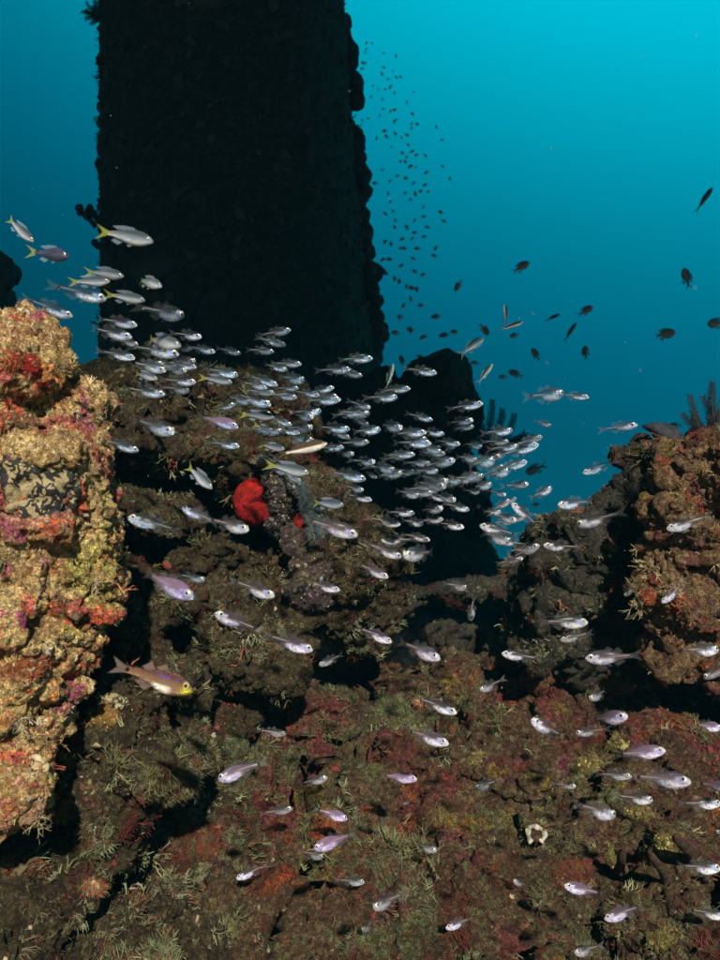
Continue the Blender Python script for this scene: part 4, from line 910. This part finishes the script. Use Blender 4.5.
# silver, half clear cardinalfish: head x, y, tail x, y [, violet, body opacity]
CARD = [
 (102,298,48,285),(69,315,22,298),(181,315,137,308),(137,325,92,318),(132,337,82,327),(203,337,167,333),(177,354,123,345),(135,358,93,350),(167,371,122,360),
 (197,382,157,380),(164,394,118,388),(237,375,200,368),(286,345,252,337),(278,385,242,374),(304,380,275,377),(272,405,225,392),(334,387,303,395),
 (341,399,297,402),(321,411,287,413),(314,417,285,415),(373,358,333,360),(351,369,312,371),(239,427,193,415,.8),(240,446,202,442),(350,429,310,427),(381,429,347,433),
 (398,397,360,398),(437,373,400,368),(433,420,403,413),(426,432,387,435),(431,443,387,443),(415,454,380,456),(375,462,350,461),(377,478,362,470),(366,479,320,470),
 (358,535,297,518,.3),(400,524,365,518),(415,513,382,512),(424,524,400,520),(446,500,417,491),
 (250,530,203,518),(181,506,223,527,.2),(137,450,97,438),(177,433,123,417),
 (483,403,443,410),(514,430,477,434),(460,444,430,440),(454,460,417,468),(439,471,413,471),(496,459,463,468),(528,461,490,473),(538,444,495,458),(566,393,520,398),(588,397,557,395),
 (552,426,532,420,.2),(477,473,445,491),(446,483,417,482),(493,484,465,489),(480,493,463,490),(553,487,527,500),(483,447,460,443),(505,495,487,490),(527,484,503,487),
 (583,473,620,460),(634,425,599,430,.2),(442,508,415,512),(463,527,432,522),(480,525,523,537),(512,503,542,530),(543,545,585,548),(556,505,600,501),(512,542,473,530),(523,558,493,565,.1),(502,512,478,512),
 (381,540,420,540),(402,557,360,542),(403,555,443,552),(388,577,352,562,.3),(468,588,440,583),(470,620,474,598),(392,642,352,625,.3),(438,658,395,640,.3),
 (588,622,532,622),(502,653,545,660),(579,524,625,512),(666,529,716,515),(661,603,688,580,.2),(625,596,636,580),
 (587,658,645,656,.2),(722,649,673,651),(705,677,738,660),(589,699,612,688),(624,716,583,722,.5),(529,718,572,742,.2),(577,733,611,729),(664,750,610,757,.6),(684,781,630,777,.4),
 (724,728,686,724,.5),(619,816,568,803,.2),(722,803,675,804),(728,788,698,783,.8),(564,885,609,896,.5),(604,919,649,904,.4),(722,868,669,866),(717,832,738,826),(480,690,504,680),
 (630,776,593,774),(574,786,553,784),(724,916,685,909),(574,953,602,946),(475,788,502,780),(512,880,532,888),(319,665,347,653),(455,712,412,696),(447,743,398,728,.3),(286,734,254,730),
 (216,780,270,759,.5),(328,777,293,786),(417,779,375,775,1.0),(293,808,256,815),(348,819,311,808,.9),(313,849,362,831,1.0),(324,857,297,851),(237,878,270,864,.3),(365,882,332,880),(375,907,404,893),
 (446,928,476,917,.3),(361,931,378,919),(435,850,410,843),(404,805,412,796),(128,517,185,532),(195,598,130,567,.9),(216,613,265,633,.3),(313,650,257,633,.4),(275,596,226,579,.2),(340,590,302,582,.2),
 (292,425,262,415),(410,388,376,392),(250,402,222,396),(470,510,440,503),(300,433,270,428),(455,500,430,494),(395,470,366,466),(344,447,312,449),(520,446,485,450),(430,540,398,533),(478,460,452,456),(320,395,290,391),(216,352,184,346),
 (196,367,158,361),(402,428,372,424),(362,412,330,416),(445,434,414,430),(510,470,482,478),(462,482,436,478),(420,496,392,490),(372,500,340,493),(268,388,236,381),(472,420,444,424),(515,520,489,514),
 (498,540,530,546),(655,800,610,796),(560,640,596,632),(310,440,282,436),(206,580,172,574)]
YT = [(33,241,3,215,1),(72,256,26,252,0.05),(151,241,95,230,1),(125,276,83,271,.75),(109,281,68,282,1),(164,287,129,276,1),(143,300,104,294,1),(183,346,135,336,1),(159,379,128,372,.9),
      (232,382,197,377,.8),(275,417,238,414,.5),(276,435,250,423,.9),(285,449,255,444,.6),(309,473,263,464,1),(213,489,182,462,1),(344,505,307,502,.55)]
SLIM = [(393,363,386,392,1),(505,305,506,327,1),(523,322,497,331,1),(485,337,457,357,1),(493,363,476,386,1),(560,314,542,322,.1),(576,323,563,343,.2),(712,188,695,213,.1)]
CHR = [(529,262,511,273),(455,291,462,279),(509,337,520,334),(489,335,479,323),(593,306,577,316),(585,345,586,361),(532,348,540,362),(462,360,471,359),(509,371,523,377),(498,377,508,377),(431,317,442,316),(397,315,404,319),(406,329,416,330),
       (391,332,402,334),(419,339,428,335),(439,336,451,334),(450,331,460,333),(400,355,404,367),(425,359,415,355),(684,268,690,290),(676,332,650,337),(706,323,730,324),(668,426,682,425),(525,473,547,465),(532,505,541,504),(537,560,528,560),(408,289,415,286),(386,273,384,268),(417,290,412,287),(470,362,480,364)]
TINY = [(80,68),(95,70),(78,87),(75,98),(130,100),(168,107),(70,130),(77,127),(67,146),(131,142),(125,160),(158,153),(143,178),(170,173),(183,172),(100,197),(115,209),(135,208),(152,200),(222,216),(163,217),(55,229),(69,227),(94,230),(127,236),(58,253),(130,267),(152,273),(165,270),(200,245),(120,286),(67,300),(83,296),(162,305),(168,300),(218,283),(288,320),(215,310),(230,312),(215,324),(135,333),(140,350),(165,340),(184,352),(200,345),(110,354),(155,380),(305,360),(185,398),(205,375),(215,395),(230,405),(257,408),(200,410),(195,425),(180,425),(210,440),(226,442),(260,457),(307,438),(330,475),(172,468),(152,482),(128,450),(105,490),(195,475),(220,490),(256,495),(145,520),(195,520),(225,520),(243,513),(265,515),(210,540),(152,545),(250,560),(134,580),(158,573),(250,590),(225,600),(303,577),(313,604),(165,600),(199,620),(163,620),(263,622),(225,638),(253,650),(216,656),(134,662),(152,670),(188,657),(183,685),(190,685),(232,686),(288,683),(283,707),(98,689),(145,718),(127,720),(92,718),(218,715),(182,738),(225,755),(134,760),(247,765),(163,773),(177,783),(200,798),(212,803),(232,806),(211,835),(239,857),(192,855),(180,892),(288,888),(211,928),(343,937),(250,950)]

ORD = 'first second third fourth fifth sixth seventh eighth ninth tenth eleventh twelfth thirteenth fourteenth fifteenth sixteenth seventeenth eighteenth nineteenth twentieth'.split()
ZONES = [  # (test, phrase)
 (lambda x, y: x < 215 and y < 330, "beside the pillar's shaded edge"), (lambda x, y: x < 215 and y < 400, 'above the bright outcrop, low on the pillar'),
 (lambda x, y: x < 215 and y < 480, 'between the outcrop and the mound crest'), (lambda x, y: x < 290 and y < 400, 'before the middle of the pillar foot'), (lambda x, y: x < 290 and y < 480, 'above the red sponge'),
 (lambda x, y: x < 345 and y < 400, 'high before the pillar, clear of the mound'), (lambda x, y: x < 345 and y < 480, 'just over the blue grey sponge fold'),
 (lambda x, y: x < 400 and y < 430, "before the pillar's outer edge"), (lambda x, y: x < 400 and y < 480, 'below the pillar edge, before the black gap'),
 (lambda x, y: x < 455 and y < 440, 'on the head of the dark rock stack'), (lambda x, y: x < 455 and y < 480, 'on the waist of the dark rock stack'), (lambda x, y: x < 455 and y < 515, 'on the foot of the dark rock stack'),
 (lambda x, y: x < 600 and y < 435, 'in open blue by the fanned feather star'), (lambda x, y: x < 600 and y < 480, 'just under the fanned feather star'), (lambda x, y: x < 600 and y < 520, 'where the school meets open blue'),
 (lambda x, y: y < 480, 'in open water before the ochre outcrop'), (lambda x, y: x > 600 and y < 640, 'across the ochre outcrop face'),
 (lambda x, y: x < 290 and y < 560, 'level with the red sponge'), (lambda x, y: x < 290 and y < 670, 'over the lower mound'), (lambda x, y: x < 400 and y < 560, 'beside the grey violet sponge sheet'),
 (lambda x, y: x < 400 and y < 672, 'at the inner end of the dark gap'), (lambda x, y: x < 500 and y < 575, 'in the black gap above the thin ledge'), (lambda x, y: x < 500 and y < 672, 'in the black gap below the thin ledge'),
 (lambda x, y: x < 601 and y < 600, 'before the dull grey boulder'), (lambda x, y: y < 672, 'along the ridge under the boulder'),
 (lambda x, y: x < 300 and y < 830, 'over the upper slope below the mound'), (lambda x, y: x < 300, 'over the lowest slope below the mound'), (lambda x, y: x < 460 and y < 760, 'over the slope below the dark gap'), (lambda x, y: x < 460 and y < 835, 'over the middle of the slope'),
 (lambda x, y: x < 460, 'over the lower middle of the slope'), (lambda x, y: x < 625 and y < 770, 'over the rust sponges'), (lambda x, y: x < 640 and y < 840, 'near the mustard crusts'), (lambda x, y: x < 660, 'near the white horseshoe tunicate'),
 (lambda x, y: y < 770, 'over the slope beneath the ochre outcrop'), (lambda x, y: True, 'over the low slope beyond the finger sponges')]
def zone(x, y):
    for t, p in ZONES:
        if t(x, y): return p
def facing(hx, hy, tx, ty):
    dx, dy = hx - tx, hy - ty
    if abs(dy) > 1.3 * abs(dx): return 'nose down' if dy > 0 else 'nose up'
    if dx > 0: return 'heading right'
    return 'heading left'
def label_all(items, word, group):
    """items: (object, hx, hy, tx, ty, extra) -> a label that counts along its own zone"""
    buckets = {}
    for it in items:
        o, hx, hy, tx, ty, ex = it; buckets.setdefault((zone((hx + tx) / 2, (hy + ty) / 2), facing(hx, hy, tx, ty), ex), []).append(it)
    for (zn, fc, ex), L in buckets.items():
        L.sort(key=lambda i: i[1] + i[3]); w = (ex + ' ' + word).strip()
        for k, it in enumerate(L):
            it[0]['group'] = group
            it[0]['label'] = f'{w} {fc}, {zn}' if len(L) == 1 else f'{w} {fc}, {zn}, {ORD[k]} from left' if k < 20 else f'{w} {fc}, {zn}'

rx = random.Random(91)
for k in range(64):
    t = rx.random(); bx, by = (120 + 190 * t, 345 + 80 * t) if k % 3 == 0 else (300 + 230 * t, 405 + 95 * t); x = bx + rx.gauss(0, 14); y = by + rx.gauss(0, 26); ln = rx.uniform(22, 36); a = rx.gauss(.05, .22) if x < 440 else rx.gauss(-.25, .25)
    CARD.append((x + ln / 2 * math.cos(a), y + ln / 2 * math.sin(a), x - ln / 2 * math.cos(a), y - ln / 2 * math.sin(a), 0.01))
items = []
for q in CARD:
    hx, hy, tx, ty = q[:4]; vio = q[4] if len(q) > 4 else 0.0; cy = (hy + ty) / 2; rn = random.Random(int(hx * 3 + hy))
    op = rn.uniform(.15, .5) if cy < 540 else rn.uniform(.25, .6)
    if vio > .4: op = .8
    ghost = (cy > 560 and math.hypot(hx - tx, hy - ty) < 38 and vio == 0) or q in ((468, 588, 440, 583), (470, 620, 474, 598))
    if vio == .01: ghost = True
    sh = rn.uniform(.2, .5) if ghost else rn.uniform(.65, 1.0)
    ln = math.hypot(hx - tx, hy - ty)
    yw = R(rn.choice((-1, 1)) * rn.uniform(35, 52)) if ln < 30 and vio != .01 else None
    o = put_fish('cardinal', hx, hy, tx, ty, 'cardinalfish', yw, (op, vio, sh), warm=min(1, max(0, (cy - 470) / 60)) if hx > 215 else .35); o['category'] = 'fish'
    items.append((o, hx, hy, tx, ty, 'violet silver' if vio > .4 else 'faint glassy' if ghost else 'glassy silver'))
label_all(items, 'cardinalfish', 'silver cardinalfish schooling over the reef')
o = put_fish('goldface', 193, 690, 108, 664, 'cardinalfish', R(5), (1, 0, 1), bend=.0); tag(o, 'long coppery cardinalfish with yellow snout and black tail spot below the mound', 'fish')
items = []
for hx, hy, tx, ty, sh in YT:
    o = put_fish('yellowtail', hx, hy, tx, ty, 'damselfish', None, (1, 0, sh)); o['category'] = 'fish'; items.append((o, hx, hy, tx, ty, 'dark blue' if sh < .1 else 'dull' if sh < .7 else 'pale'))
label_all(items, 'yellow-tailed fish', 'yellow tailed fish by the pillar')
items = []
for hx, hy, tx, ty, sh in SLIM:
    o = put_fish('slim', hx, hy, tx, ty, 'fusilier', None, (1, 0, sh), depth=2.3 if sh == 1 else 6.5); o['category'] = 'fish'; items.append((o, hx, hy, tx, ty, 'bright slender' if sh == 1 else 'dark slender'))
label_all(items, 'fusilier', 'slender fusiliers in open water')
o = put_fish('twotone', 327, 443, 274, 456, 'wrasse', R(0), (1, 0, 1), bend=.15); tag(o, 'slender wrasse with brown back and white belly above the blue grey fold', 'fish')
def zone_blue(x, y):
    if x > 640: return 'in open blue high over the ochre outcrop'
    if y > 400: return 'in the blue gap under the fanned feather star'
    if x < 430: return "at the near end of the far column"
    if x < 475: return 'above the dark rock stack'
    return 'in open blue beyond the rock stack'
b = {}
for i, (hx, hy, tx, ty) in enumerate(CHR):
    ln = math.hypot(hx - tx, hy - ty); o = put_fish('chromis', hx, hy, tx, ty, 'chromis', R(random.uniform(-25, 25)), (1, 0, 0), depth=min(11, max(5.0, F * .11 / ln)), detail=1 if ln > 13 else 0)
    o['category'] = 'fish'; o['group'] = 'dark chromis in mid water'; b.setdefault(zone_blue((hx + tx) / 2, (hy + ty) / 2), []).append((hx, o))
for zn, L in b.items():
    L.sort(key=lambda q: q[0])
    for k, (_, o) in enumerate(L): o['label'] = f'dark chromis {zn}' + (f', {ORD[k]} from left' if len(L) > 1 else '')
tinies = []
rt = random.Random(5)
for (sx, sy) in TINY:
    x, y = 340 + sx / 3, 20 + sy / 3; big = max(0, (sy - 150) / 700); ln = rt.uniform(3.0, 5.2) + 3.6 * min(1, big ** 1.3); an = rt.choice((rt.uniform(-.8, .8), rt.uniform(2.3, 3.9), rt.uniform(.9, 2.2)))
    dx, dy = ln / 2 * math.cos(an), ln / 2 * math.sin(an)
    o = put_fish('chromis', x + dx, y + dy, x - dx, y - dy, 'chromis', R(rt.uniform(-40, 40)), (1, 0, 0), depth=min(13.5, F * .1 / ln * .85), bend=rt.choice((0, .35, -.35)), detail=0)
    o['category'] = 'fish'; o['group'] = 'tiny distant chromis right of the pillar'
    tinies.append((y, x, o))
tinies.sort(key=lambda q: q[0])
for r0 in range(0, len(tinies), 12):
    row = sorted(tinies[r0:r0 + 12], key=lambda q: q[1])
    for k, (_, _, o) in enumerate(row): o['label'] = f'tiny far chromis by the pillar, {ORD[r0 // 12]} cluster from the top, {ORD[k]} from left'

# ------------------------------------------------------------------ the water's own haze
def haze():
    me = mesh_np('haze', np.array([(x, y, z) for x in (-60, 60) for y in (-28, 60) for z in (-4.6, 12.6)], np.float32), np.array([(0, 1, 3, 2), (4, 6, 7, 5), (0, 4, 5, 1), (2, 3, 7, 6), (0, 2, 6, 4), (1, 5, 7, 3)]), None, False)
    m = bpy.data.materials.new('water haze'); m.use_nodes = True; t = m.node_tree; t.nodes.clear()
    pv = t.nodes.new('ShaderNodeVolumePrincipled'); pv.inputs['Color'].default_value = (.01, .5, .72, 1); pv.inputs['Density'].default_value = HAZE_D; pv.inputs['Anisotropy'].default_value = .0
    ou = t.nodes.new('ShaderNodeOutputMaterial'); t.links.new(pv.outputs[0], ou.inputs['Volume']); me.materials.append(m)
    tag(link('haze', me), 'blue green haze of the sea water', kind='stuff')
HAZE_D = .005
haze()
def particles():
    rp = np.random.default_rng(12); I = ico(1); Vs, Fs = [], []
    for k in range(420):
        d = rp.uniform(.6, 5.0); p = np.array(P(rp.uniform(-150, 870), rp.uniform(-100, 700), d)[:]); r = rp.uniform(.0004, .0011) * (.6 + .4 * d)
        Vs.append(I[0] * r * np.array([1, 1, rp.uniform(.5, 1)]) + p); Fs.append(I[1] + k * len(I[0]))
    tag(link('drifting_particles', mesh_np('drifting_particles', np.vstack(Vs), np.vstack(Fs), M['particle'])), 'pale plankton specks drifting in the open water', 'plankton', kind='stuff')
particles()
print('tris', sum(len(o.data.polygons) * 2 for o in bpy.data.objects if o.type == 'MESH'), 'objects', len(bpy.data.objects))
